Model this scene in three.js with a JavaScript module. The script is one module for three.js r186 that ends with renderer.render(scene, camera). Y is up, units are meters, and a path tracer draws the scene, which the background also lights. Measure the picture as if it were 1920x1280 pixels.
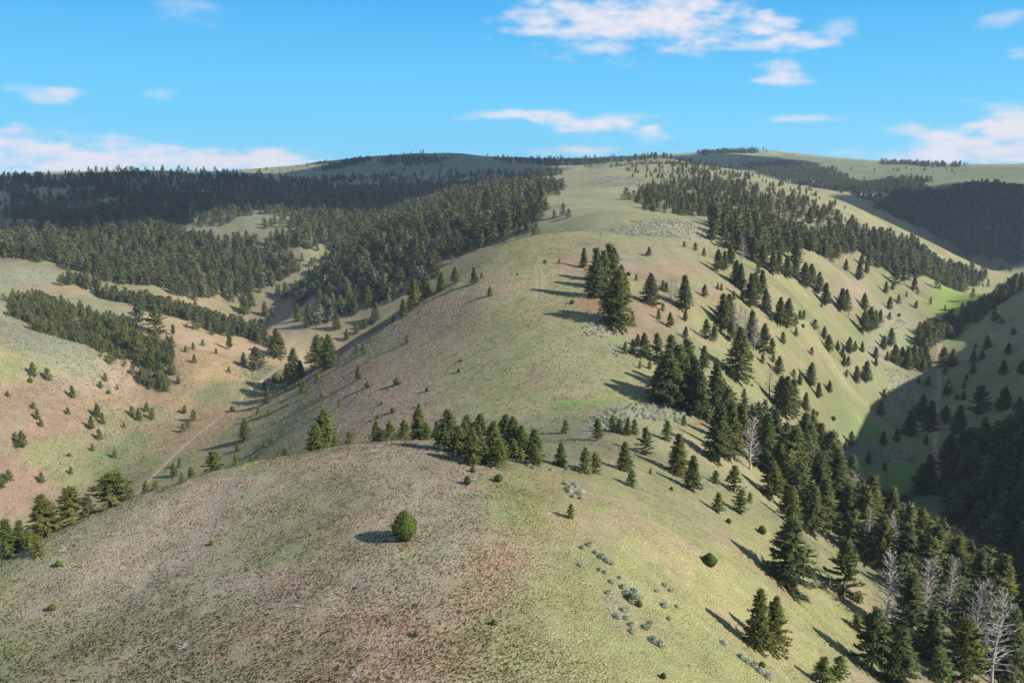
import * as THREE from 'three';
import { mergeGeometries } from 'three/addons/utils/BufferGeometryUtils.js';

// ---------------------------------------------------------------- camera, sky, sun, exposure
const EXPOSURE = 1.95;
const scene = new THREE.Scene();
const camera = new THREE.PerspectiveCamera(2 * Math.atan(640 / 1500) * 180 / Math.PI, 1.5, 1, 9000);
camera.position.set(0, 160, 0);
camera.rotation.set(-11.7 * Math.PI / 180, 0, 0);

const SUN_UP = 33 * Math.PI / 180, SUN_BACK = 25 * Math.PI / 180;   // height, and how far behind the right-hand side
const sunDir = new THREE.Vector3(Math.cos(SUN_UP) * Math.cos(SUN_BACK), Math.sin(SUN_UP), Math.cos(SUN_UP) * Math.sin(SUN_BACK));
const sun = new THREE.DirectionalLight(new THREE.Color(1.0, 0.92, 0.79), 5);
sun.position.copy(sunDir).multiplyScalar(3000).add(new THREE.Vector3(0, 0, -900));
sun.target.position.set(0, 0, -900);
sun.castShadow = true;
Object.assign(sun.shadow.camera, { left: -1800, right: 1800, top: 1500, bottom: -1500, near: 10, far: 7000 });
sun.shadow.mapSize.set(4096, 4096);
scene.add(sun, sun.target);

// ---------------------------------------------------------------- noise and random numbers
function rng(seed) { let s = seed >>> 0; return () => { s = (s + 0x6D2B79F5) | 0; let t = Math.imul(s ^ (s >>> 15), 1 | s); t = (t + Math.imul(t ^ (t >>> 7), 61 | t)) ^ t; return ((t ^ (t >>> 14)) >>> 0) / 4294967296; }; }
function hash(i, j) { let h = Math.imul(i, 374761393) + Math.imul(j, 668265263) | 0; h = Math.imul(h ^ (h >>> 13), 1274126177); return ((h ^ (h >>> 16)) >>> 0) / 4294967296; }
function vn(x, y) {   // value noise, -1 .. 1
  const i = Math.floor(x), j = Math.floor(y); let a = x - i, b = y - j;
  a = a * a * (3 - 2 * a); b = b * b * (3 - 2 * b);
  const p = hash(i, j), q = hash(i + 1, j), r = hash(i, j + 1), s = hash(i + 1, j + 1);
  return (p + (q - p) * a + (r - p) * b + (p - q - r + s) * a * b) * 2 - 1;
}
const fbm = (x, y, n = 4) => { let f = 0, a = 0.5; for (let k = 0; k < n; k++) { f += a * vn(x, y); const t = x * 1.62 + y * 1.18 + 7.3; y = y * 1.62 - x * 1.18 + 3.1; x = t; a *= 0.5; } return f; };
const smooth = (a, b, x) => { const t = Math.min(1, Math.max(0, (x - a) / (b - a))); return t * t * (3 - 2 * t); };
const lerp = (a, b, t) => a + (b - a) * t;

// the sky: blue air with scattered white clouds, as an equirectangular picture
{
  const W = 4096, H = 2048, data = new Float32Array(W * H * 4), D = Math.PI / 180;
  // azimuth (degrees to the right of north), height, half sizes, cover
  const clouds = [
  [8.23, 10, 7.46, 1.89, 0.8], [10.31, 10.43, 4.42, 1.5, 0.6], [4.3, 10.79, 4.93, 1.37, 0.4], [13.12, 9.46, 3.24, 0.89, 0.5], [16.47, 9.54, 1.67, 0.66, 0.6],
  [17.6, 8.4, 2.75, 0.62, 0.95], [19.81, 8.26, 1.5, 0.32, 0.6], [21.02, 8.98, 1.18, 0.53, 0.4], [18.18, 6.01, 1.57, 0.54, 0.95], [17.91, 6.74, 1.37, 0.51, 0.6],
  [0.55, 4.12, 3.82, 0.34, 0.8], [6.62, 3.56, 4.33, 0.57, 0.9], [9.61, 2.83, 1.19, 0.6, 0.7], [4.45, 1.75, 2.28, 0.38, 0.6], [19.56, 3.65, 2.22, 0.25, 0.65],
  [-29.12, 4.68, 2.14, 0.53, 0.5], [-28.24, 4.96, 0.76, 0.43, 0.4], [-22.89, 5.09, 1.02, 0.38, 0.3], [-21.09, 10.11, 2.13, 0.85, 0.25], [-30.29, 1.39, 4.49, 1.44, 0.9],
  [-26.31, 0.9, 6.69, 1.02, 0.9], [-20.01, 0.94, 4.36, 0.72, 0.95], [-15.97, 1.03, 2.32, 0.88, 0.97], [-12.47, 1.01, 1.63, 0.22, 0.5], [29.41, 1.82, 4.29, 1.45, 0.9],
  [31.33, 3.13, 2.46, 1.1, 0.85], [26.87, 1.18, 4.81, 0.61, 0.8], [30.29, 8.97, 1.27, 0.42, 0.6], [31.11, 6.86, 0.65, 0.32, 0.6], [25.54, 2.76, 2.46, 0.34, 0.4],
  [-35.75, 1.46, 4.94, 1.54, 0.8], [35.92, 2.04, 4.41, 1.53, 0.8],
];
  const r = rng(77);
  for (let k = 0; k < 260; k++) {   // the same kinds of cloud all round
    const az = 40 + r() * 280, el = 1 + Math.pow(r(), 1.3) * 55, s = (0.5 + r()) / Math.cos(el * D);
    clouds.push([az > 180 ? az - 360 : az, el, (2 + 5 * r()) * s, (0.35 + 0.8 * r()) * (0.5 + r()) * (1.4 + el / 12), 0.5 + 0.5 * r()]);
  }
  const stops = [[-90, .16, .15, .12], [-3, .2, .3, .36], [0, .27, .71, .98], [5, .165, .63, 1.0], [11, .085, .47, .92], [25, .16, .42, .74], [90, .17, .32, .55]];
  const near = Array.from({ length: 720 }, () => []);
  clouds.forEach((c) => { for (let a = Math.floor((c[0] - c[2] * 2.2) * 2); a <= (c[0] + c[2] * 2.2) * 2; a++) near[((a % 720) + 720) % 720].push(c); });
  for (let y = 0; y < H; y++) {
    const el = ((y + 0.5) / H - 0.5) * 180;
    let k = 1; while (k < stops.length - 1 && el > stops[k][0]) k++;
    const A = stops[k - 1], B = stops[k], t = Math.min(1, Math.max(0, (el - A[0]) / (B[0] - A[0])));
    const base = [1, 2, 3].map((n) => lerp(A[n], B[n], t));
    for (let x = 0; x < W; x++) {
      // u = atan2(z, x) / 2pi + 0.5; the camera looks along -z
      const th = ((x + 0.5) / W - 0.5) * 360; let az = th + 90; if (az > 180) az -= 360;
      let cov = 0;
      if (el > -2 && el < 75) {
        const list = near[((Math.floor(az * 2) % 720) + 720) % 720];
        let n1 = null, n2 = 0;
        for (const c of list) {
          const dx = (az - c[0]) / c[2], dy = (el - c[1]) / c[3];
          const rr = dx * dx + dy * dy; if (rr > 4.5) continue;
          if (n1 === null) { n1 = fbm(az * 0.55 + 11, el * 1.9 + el * az * 0.004, 5); n2 = fbm(az * 1.9, el * 4.2 + 31, 4); }
          const f = smooth(1.35, 0, Math.sqrt(rr) - n1 * 0.9 - n2 * 0.17);
          cov = 1 - (1 - cov) * (1 - f * c[4]);
        }
        cov = Math.min(cov, 0.97);
        if (cov > 0) cov *= 0.86 + 0.28 * (n2 + 0.5);
        cov = Math.min(Math.max(cov, 0), 0.97);
      }
      const lum = 1, i = (y * W + x) * 4, w = [0.86 * lum, 0.83 * lum, 0.9 * lum];
      for (let n = 0; n < 3; n++) data[i + n] = lerp(base[n], w[n], cov) / EXPOSURE;
      data[i + 3] = 1;
    }
  }
  const sky = new THREE.DataTexture(data, W, H, THREE.RGBAFormat, THREE.FloatType);
  sky.mapping = THREE.EquirectangularReflectionMapping; sky.magFilter = THREE.LinearFilter; sky.minFilter = THREE.LinearFilter; sky.needsUpdate = true;
  scene.background = sky; scene.environment = sky;
}
const renderer = new THREE.WebGLRenderer({ antialias: true });
renderer.toneMapping = THREE.LinearToneMapping;
renderer.toneMappingExposure = EXPOSURE;
renderer.shadowMap.enabled = true;
renderer.setSize(1024, 682);

// ---------------------------------------------------------------- the land: surveyed spot heights [east, height, north], a smooth sheet through them
const SPOTS = [
  [0, 108.6, 74], [-14.8, 107.2, 76], [-33.6, 104.1, 80.4], [-62, 99.9, 86.4], [16.9, 105.8, 78], [39.7, 91.6, 98.4], [66, 77, 119.4], [102.8, 60.3, 143.4],
  [-89.5, 94, 129.2], [-78.4, 99.4, 132.1], [-68.7, 102.1, 136.2], [-62.2, 104.1, 139.7], [-52.4, 105.3, 146], [-42.1, 106.5, 150], [-34, 107.2, 152], [-22.3, 108, 152],
  [-13.6, 108.1, 150], [-8.3, 106.9, 148], [-15.5, 108.2, 108], [-44.8, 101.2, 110.4], [-62.8, 96.1, 113.3], [3.2, 107.3, 112], [13.4, 106.3, 136], [9.2, 105.7, 146],
  [24.3, 104.9, 117], [45.2, 90.4, 126.9], [38.2, 90, 109.8], [61, 76.2, 133.3], [86.9, 65.7, 160.3], [74.8, 77.5, 162], [134, 46.4, 207.1], [0, 106.8, 140],
  [13.1, 93.2, 208.3], [19.6, 97.9, 187.1], [15.8, 92.6, 227.9], [31.4, 95.5, 215.6], [45.8, 93.4, 228.3], [52, 91.1, 219.8], [65.1, 84.6, 211.1], [40.9, 92.8, 170.3],
  [86.2, 67.7, 225.4], [73.1, 71.1, 189], [10.7, 95.6, 258.6], [16.3, 102, 300.2], [23.8, 110.8, 355], [30.4, 119.2, 415], [36.6, 125.5, 460], [34.9, 128.1, 480],
  [55.4, 130.1, 560], [78.3, 134.9, 700], [111.9, 148.1, 900], [130.2, 160.9, 1050], [12.5, 126.3, 470], [-3, 122.4, 450], [-17.3, 115.3, 432], [-28.4, 108.6, 425],
  [-46.4, 97.9, 431.4], [-66.5, 83.5, 446.9], [-86.3, 71.1, 453.7], [-106.1, 57.8, 456.7], [-125.5, 45.8, 456.9], [-141.6, 36.8, 446.1], [-36.4, 88.6, 333.5], [-54.3, 80.1, 303.6],
  [-62.2, 72.3, 279.8], [-27.4, 86.1, 247.1], [-11.3, 91.8, 273.6], [-88.2, 60.5, 317.3], [-113.2, 44.4, 337.4], [-14.1, 106.8, 350], [-45.3, 79.7, 250.3], [-160.1, 28.8, 338.9],
  [-161.3, 29.9, 371.5], [-157.4, 33.2, 404.3], [-150.5, 41, 446], [-148, 41.2, 490.8], [-153.9, 38.5, 536.1], [-143.2, 38.5, 567.7], [-190.9, 32.3, 416.7], [-190.1, 41.7, 437.6],
  [-196.9, 27.9, 369.4], [-207.7, 25.1, 341.9], [-220.7, 20.3, 323.2], [-224.6, 43.9, 441], [-234.3, 45.1, 393.5], [-240.1, 44.7, 359.3], [-257.2, 63.2, 438.1], [-263.4, 60.4, 399.6],
  [-300.1, 77.1, 461.7], [-228.8, 58.8, 472.7], [-279, 68.7, 489.9], [-189.3, 50.4, 452.8], [-198.2, 48.4, 539], [-235.1, 57.9, 569.3], [-273, 66.6, 614.2], [-173.4, 39.5, 528.3],
  [-331.6, 66.6, 648.9], [-381.4, 72.9, 661.3], [-428.6, 81, 667.5], [-164.3, 44.7, 535.3], [-169.6, 47.6, 626.3], [-135.6, 64.3, 629.2], [-91.4, 82.5, 620], [-235.8, 48.8, 685.1],
  [-166.9, 68.9, 691.3], [-121, 86.8, 697.9], [-245.2, 46.4, 671.9], [-196.6, 43.4, 603.2], [-285.9, 58.3, 734], [-273.3, 63.7, 770], [-314.6, 80.4, 713.6], [-399.3, 87.3, 740.1],
  [-502.6, 98.2, 789.1], [-620, 115.3, 980], [-480.4, 119, 900], [-370.7, 110.2, 850], [-287.3, 93.5, 849.1], [-234.1, 98.1, 861.9], [-191.9, 81.4, 800.1], [-497.5, 137.4, 1150],
  [-703.7, 143.5, 1250], [-908.6, 161.3, 1450], [-794.6, 165, 1450], [-671.3, 167.7, 1450], [-548, 164.2, 1500], [-347.7, 122.5, 1150], [-307.2, 126, 1300], [-214.5, 112.1, 1050],
  [-66.1, 99.1, 620.1], [-95.4, 108.3, 720], [-52.3, 117.8, 720], [-4.2, 126.7, 640], [35.1, 127.3, 590], [-33.9, 132, 860], [22.3, 137.8, 850], [-101.1, 122.5, 960],
  [-146.8, 104.4, 853.2], [57.7, 147, 980], [-8.2, 151.5, 1250], [-520.8, 162.9, 1900], [-445.7, 176.2, 1900], [-354.9, 204.6, 2100], [-149.3, 219, 2300], [0, 205.9, 2300],
  [200.3, 198.3, 2200], [-219.5, 154.2, 1600], [-62.6, 164.5, 1600], [78.3, 167.1, 1500], [49.5, 183.5, 1900], [273.1, 189, 1500], [127.5, 167.2, 1200], [203.2, 174.4, 1300],
  [519.5, 224.2, 2500], [616.6, 230.5, 2500], [713.6, 235.2, 2500], [779, 230.6, 2450], [873.3, 214, 2400], [998.8, 204.9, 2400], [1107.7, 194.2, 2300], [1228.1, 188.4, 2300],
  [1289.3, 187.2, 2200], [1312.2, 189.9, 2100], [634.6, 159.3, 1800], [766.8, 148.4, 1700], [906.1, 148.8, 1650], [983.9, 144, 1600], [656.7, 98.6, 1346.7], [833.8, 95.2, 1421.7],
  [792, 57.9, 1423.2], [853.2, 43.9, 1366.3], [751.8, 122.1, 1450], [873.3, 77.5, 1406.1], [608.8, 139.5, 1550], [316.5, 175, 1350], [358.9, 162.7, 1250], [411.1, 138, 1120],
  [447.8, 115.1, 1030], [499, 92.6, 1033.2], [548.3, 71, 1031.4], [632.4, 41.3, 1063.9], [652.9, 31.7, 1072.5], [189.4, 143.3, 850], [231.3, 133.9, 800], [122.3, 130.8, 640],
  [140.8, 123.5, 560], [207.5, 118.3, 640], [294.2, 106.9, 740], [357.9, 88.6, 779.8], [462.6, 67.9, 877.9], [89.4, 124.1, 500], [62.7, 111.2, 390], [82.4, 105.3, 360],
  [129.7, 105, 440], [174.2, 87.1, 479.2], [245, 86.2, 590], [266.3, 68.9, 599.2], [233.7, 52.3, 520], [300.1, 51, 607.3], [381.4, 48.1, 735.6], [485.1, 43.8, 882.2],
  [50.1, 100.5, 307.7], [88.6, 91.9, 352.7], [128.3, 80.3, 384.7], [110.1, 71.9, 325.8], [164.6, 60.4, 399.6], [239.2, 46, 499.8], [80.9, 84.7, 302.1], [84.8, 74.9, 277.7],
  [136.9, 51.7, 345.4], [161.4, 31.9, 365.8], [445.8, 145.5, 1450], [506.8, 118.4, 1330], [585.2, 87.8, 1303.3], [655.2, 56.5, 1299.2], [731.7, 24.7, 1306.3], [398.3, 164.6, 1650],
  [526, 34.9, 815.2], [527.7, 20, 844.9], [123.4, 158.6, 1350], [204, 159.4, 1420], [188, 16.3, 393.8], [191.9, 13.1, 372.3], [248.3, 18.5, 484.7], [217.8, 20.7, 454.7],
  [288.4, 26, 553.5], [355.7, 24.8, 653], [480.7, 28.3, 828.9], [583.3, 31.2, 977.2], [223, 22.7, 409.5], [195.5, 10.1, 353], [190.2, 16.7, 325.7], [182.3, 23, 281.9],
  [143.9, 23.1, 291.1], [182, 17.7, 302.5], [338.9, 35.8, 599.8], [384.5, 44.2, 645.3], [401.2, 62, 644.2], [403.7, 72.7, 627.4], [293.7, 33.1, 509.4], [326.3, 48.7, 520.2],
  [273.9, 33.2, 445.2], [295, 47.3, 452.4], [227.2, 36.8, 344.7], [203.4, 28.5, 304.2], [223.9, 27.3, 371.3], [272.5, 26.4, 481.4], [0, 108, 40], [-5, 106, 0],
  [-10, 97.5, -60], [-60, 91.5, 20], [-110, 73.5, 60], [70, 73.5, 30], [90, 58.1, 80], [-120, 50.5, -40], [90, 35.3, -60], [-150, 64.5, 100],
  [-123, 79.5, 117.4], [-79.7, 73.5, 187.8], [-114.1, 54.3, 216.2], [-43.8, 85.5, 197.2], [-69.4, 67.5, 231.2], [-127.2, 35.3, 273.6], [-21, 96, 186.8], [-121.9, 66, 174.1],
  [-171.8, 35.3, 241.8], [-32.9, 85.5, 219.1], [5.3, 93, 191.4], [-186.3, 16.3, 312.7], [-214.5, 12.5, 268.2], [-249.9, 8.7, 202.6], [-210, 4.9, 90], [-240, 1.1, 0],
  [-330.8, 35.3, 229], [-352.8, 50.5, 133.8], [-375.6, 73.5, 227.6], [-380, 110, 260], [-420, 120, 350], [-420, 110, 150], [-450, 130, 420], [-73, 50.5, 535.3],
  [-114.5, 35.3, 547.2], [-21.9, 85.5, 536.8], [20, 106, 530], [-144, 23.9, 543.1], [-284.5, 73.5, 682.9], [254.5, 35.3, 254.5], [261.8, 73.5, 261.8], [280, 132, 240],
  [320, 168, 240], [360, 190, 240], [410, 190, 230], [250, 112, 150], [300, 155, 130], [360, 180, 100], [190, 27.7, 100], [222.9, 8.7, 175.6],
  [204.1, 4.9, 244.9], [180, 1.1, 20], [340, 138, 320], [390, 172, 330], [400, 140, 420], [460, 135, 470], [500, 150, 420], [500, 115, 560],
  [580, 125, 580], [541.7, 97.5, 729.2], [600, 110, 760], [640, 120, 640], [150, 1.1, 60], [260, 82.5, 60], [340, 110, -20], [578.1, 67.5, 1214.1],
  [900, 130, 1100], [1100, 170, 1300], [1300, 172, 1700], [1600, 185, 2200], [-2200, 135, 2600], [-1200, 140, 1600], [-900, 132, 1150], [-700, 130, 850],
  [-600, 125, 600], [-1600, 140, 2100], [0, 190, 3200], [1000, 205, 3300], [-1000, 150, 3200], [2000, 190, 3000], [2500, 170, 2000], [-2500, 140, 1500],
  [-1500, 140, 600], [-1200, 120, 0], [1500, 170, 800], [1200, 150, 100], [0, 82.5, -400], [-600, 97.5, -400], [600, 110, -400],
];
// gullies: [line of [east, north] points, depth, half width]
const GULLIES = [
  [[[129, 527], [115, 438], [129, 416], [134, 403], [147, 398]], 4, 20],
  [[[142, 502], [174, 500], [209, 530], [232, 534], [249, 537]], 4, 22],
  [[[290, 730], [341, 751], [377, 761], [404, 740]], 5, 26],
  [[[67, 362], [81, 351], [100, 359], [112, 355], [123, 344]], 3, 15],
  [[[-312, 481], [-266, 483], [-228, 464], [-200, 439], [-186, 432]], 6, 24],
  [[[-552, 1279], [-336, 876], [-273, 803], [-234, 708]], 16, 60],
  [[[-636, 1127], [-417, 808], [-329, 705], [-270, 647]], 12, 50],
  [[[-161, 1225], [-173, 870], [-213, 797], [-229, 707]], 14, 50],
  [[[19, 708], [-25, 632], [-66, 622], [-110, 631]], 5, 25],
  [[[788, 1505], [724, 1408], [766, 1392]], 18, 70],
  [[[793, 1841], [640, 1414], [658, 1348]], 14, 60],
  [[[168, 886], [173, 709], [195, 643], [266, 716]], 4, 30],
  [[[43, 240], [55, 219], [67, 208], [81, 204], [92, 186]], 3, 14],
];
const surface = (() => {
  const n = SPOTS.length, S = 100, N = n + 3, A = Array.from({ length: N }, () => new Float64Array(N + 1));
  const px = SPOTS.map((p) => p[0] / S), pd = SPOTS.map((p) => p[2] / S);
  const k = (r2) => (r2 > 0 ? 0.5 * r2 * Math.log(r2) : 0);
  for (let i = 0; i < n; i++) {
    for (let j = 0; j < n; j++) A[i][j] = k((px[i] - px[j]) ** 2 + (pd[i] - pd[j]) ** 2);
    A[i][i] += 0.02; A[i][n] = A[n][i] = 1; A[i][n + 1] = A[n + 1][i] = px[i]; A[i][n + 2] = A[n + 2][i] = pd[i]; A[i][N] = SPOTS[i][1];
  }
  for (let c = 0; c < N; c++) {
    let b = c; for (let r = c + 1; r < N; r++) if (Math.abs(A[r][c]) > Math.abs(A[b][c])) b = r;
    [A[c], A[b]] = [A[b], A[c]];
    for (let r = c + 1; r < N; r++) { const f = A[r][c] / A[c][c]; if (f) for (let q = c; q <= N; q++) A[r][q] -= f * A[c][q]; }
  }
  const w = new Float64Array(N);
  for (let r = N - 1; r >= 0; r--) { let s = A[r][N]; for (let q = r + 1; q < N; q++) s -= A[r][q] * w[q]; w[r] = s / A[r][r]; }
  return (x, d) => {
    x /= S; d /= S; let h = w[n] + w[n + 1] * x + w[n + 2] * d;
    for (let i = 0; i < n; i++) { const dx = x - px[i], dd = d - pd[i], r2 = dx * dx + dd * dd + 1e-12; h += w[i] * 0.5 * r2 * Math.log(r2); }
    return h;
  };
})();
function gullyDepth(x, d) {
  let out = 0;
  for (const [line, depth, half] of GULLIES) {
    let best = 1e9;
    for (let k = 0; k + 1 < line.length; k++) {
      const [ax, ad] = line[k], vx = line[k + 1][0] - ax, vd = line[k + 1][1] - ad;
      const t = Math.min(1, Math.max(0, ((x - ax) * vx + (d - ad) * vd) / (vx * vx + vd * vd)));
      best = Math.min(best, (x - ax - t * vx) ** 2 + (d - ad - t * vd) ** 2);
    }
    if (best < 9 * half * half) out -= depth * Math.exp(-best / (half * half));
  }
  return out;
}
function rawHeight(x, d) {
  const far = smooth(450, 1100, Math.hypot(x, d));
  let h = surface(x, d) + gullyDepth(x, d);
  h += 0.28 * vn(x / 11, d / 11) + 0.12 * vn(x / 4.3 + 5, d / 4.3) + 0.06 * vn(x / 1.7, d / 1.7 + 9);
  if (far > 0) h += far * (7 * (0.35 - Math.abs(fbm(x / 210, d / 210, 4))) + 1.2 * vn(x / 45, d / 45));
  return h;
}
const axis = (from, to, step) => { const a = [from]; while (a[a.length - 1] < to) a.push(a[a.length - 1] + step(a[a.length - 1])); return a; };
const halfX = axis(0.5, 2700, (x) => Math.max(1.0, x * 0.0105));
const XS = Float64Array.from([...halfX.map((x) => -x).reverse(), ...halfX]);
const DS = Float64Array.from(axis(-420, 3350, (d) => (d < 40 ? 15 : Math.max(0.6, d * 0.0055))));
const NX = XS.length, ND = DS.length, HS = new Float32Array(NX * ND);
for (let j = 0; j < ND; j++) for (let i = 0; i < NX; i++) HS[j * NX + i] = rawHeight(XS[i], DS[j]);
const find = (a, v) => { let lo = 0, hi = a.length - 2; while (lo < hi) { const m = (lo + hi + 1) >> 1; if (a[m] <= v) lo = m; else hi = m - 1; } return lo; };
function height(x, d) {
  const i = find(XS, x), j = find(DS, d), a = (x - XS[i]) / (XS[i + 1] - XS[i]), b = (d - DS[j]) / (DS[j + 1] - DS[j]), k = j * NX + i;
  return (HS[k] * (1 - a) + HS[k + 1] * a) * (1 - b) + (HS[k + NX] * (1 - a) + HS[k + NX + 1] * a) * b;
}

// what grows and lies where: base colours (linear) and the patches that carry them
const PAL = {
  grass: [.215, .206, .115], gold: [.262, .25, .122], slopegrass: [.178, .18, .088], goldgreen: [.235, .225, .09], dullgreen: [.165, .18, .10], olive: [.165, .16, .085],
  pink: [.265, .167, .14], pinkdry: [.315, .21, .165], mauve: [.265, .195, .16], drygrey: [.28, .228, .192], sagegrey: [.225, .222, .182],
  meadow: [.13, .24, .05], brightmeadow: [.19, .28, .05], meadowdull: [.15, .175, .085], sandy: [.33, .225, .145], sandydull: [.25, .185, .13],
  redsoil: [.25, .115, .09], forestfloor: [.125, .115, .075], farmgreen: [.112, .135, .066],
};
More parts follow.
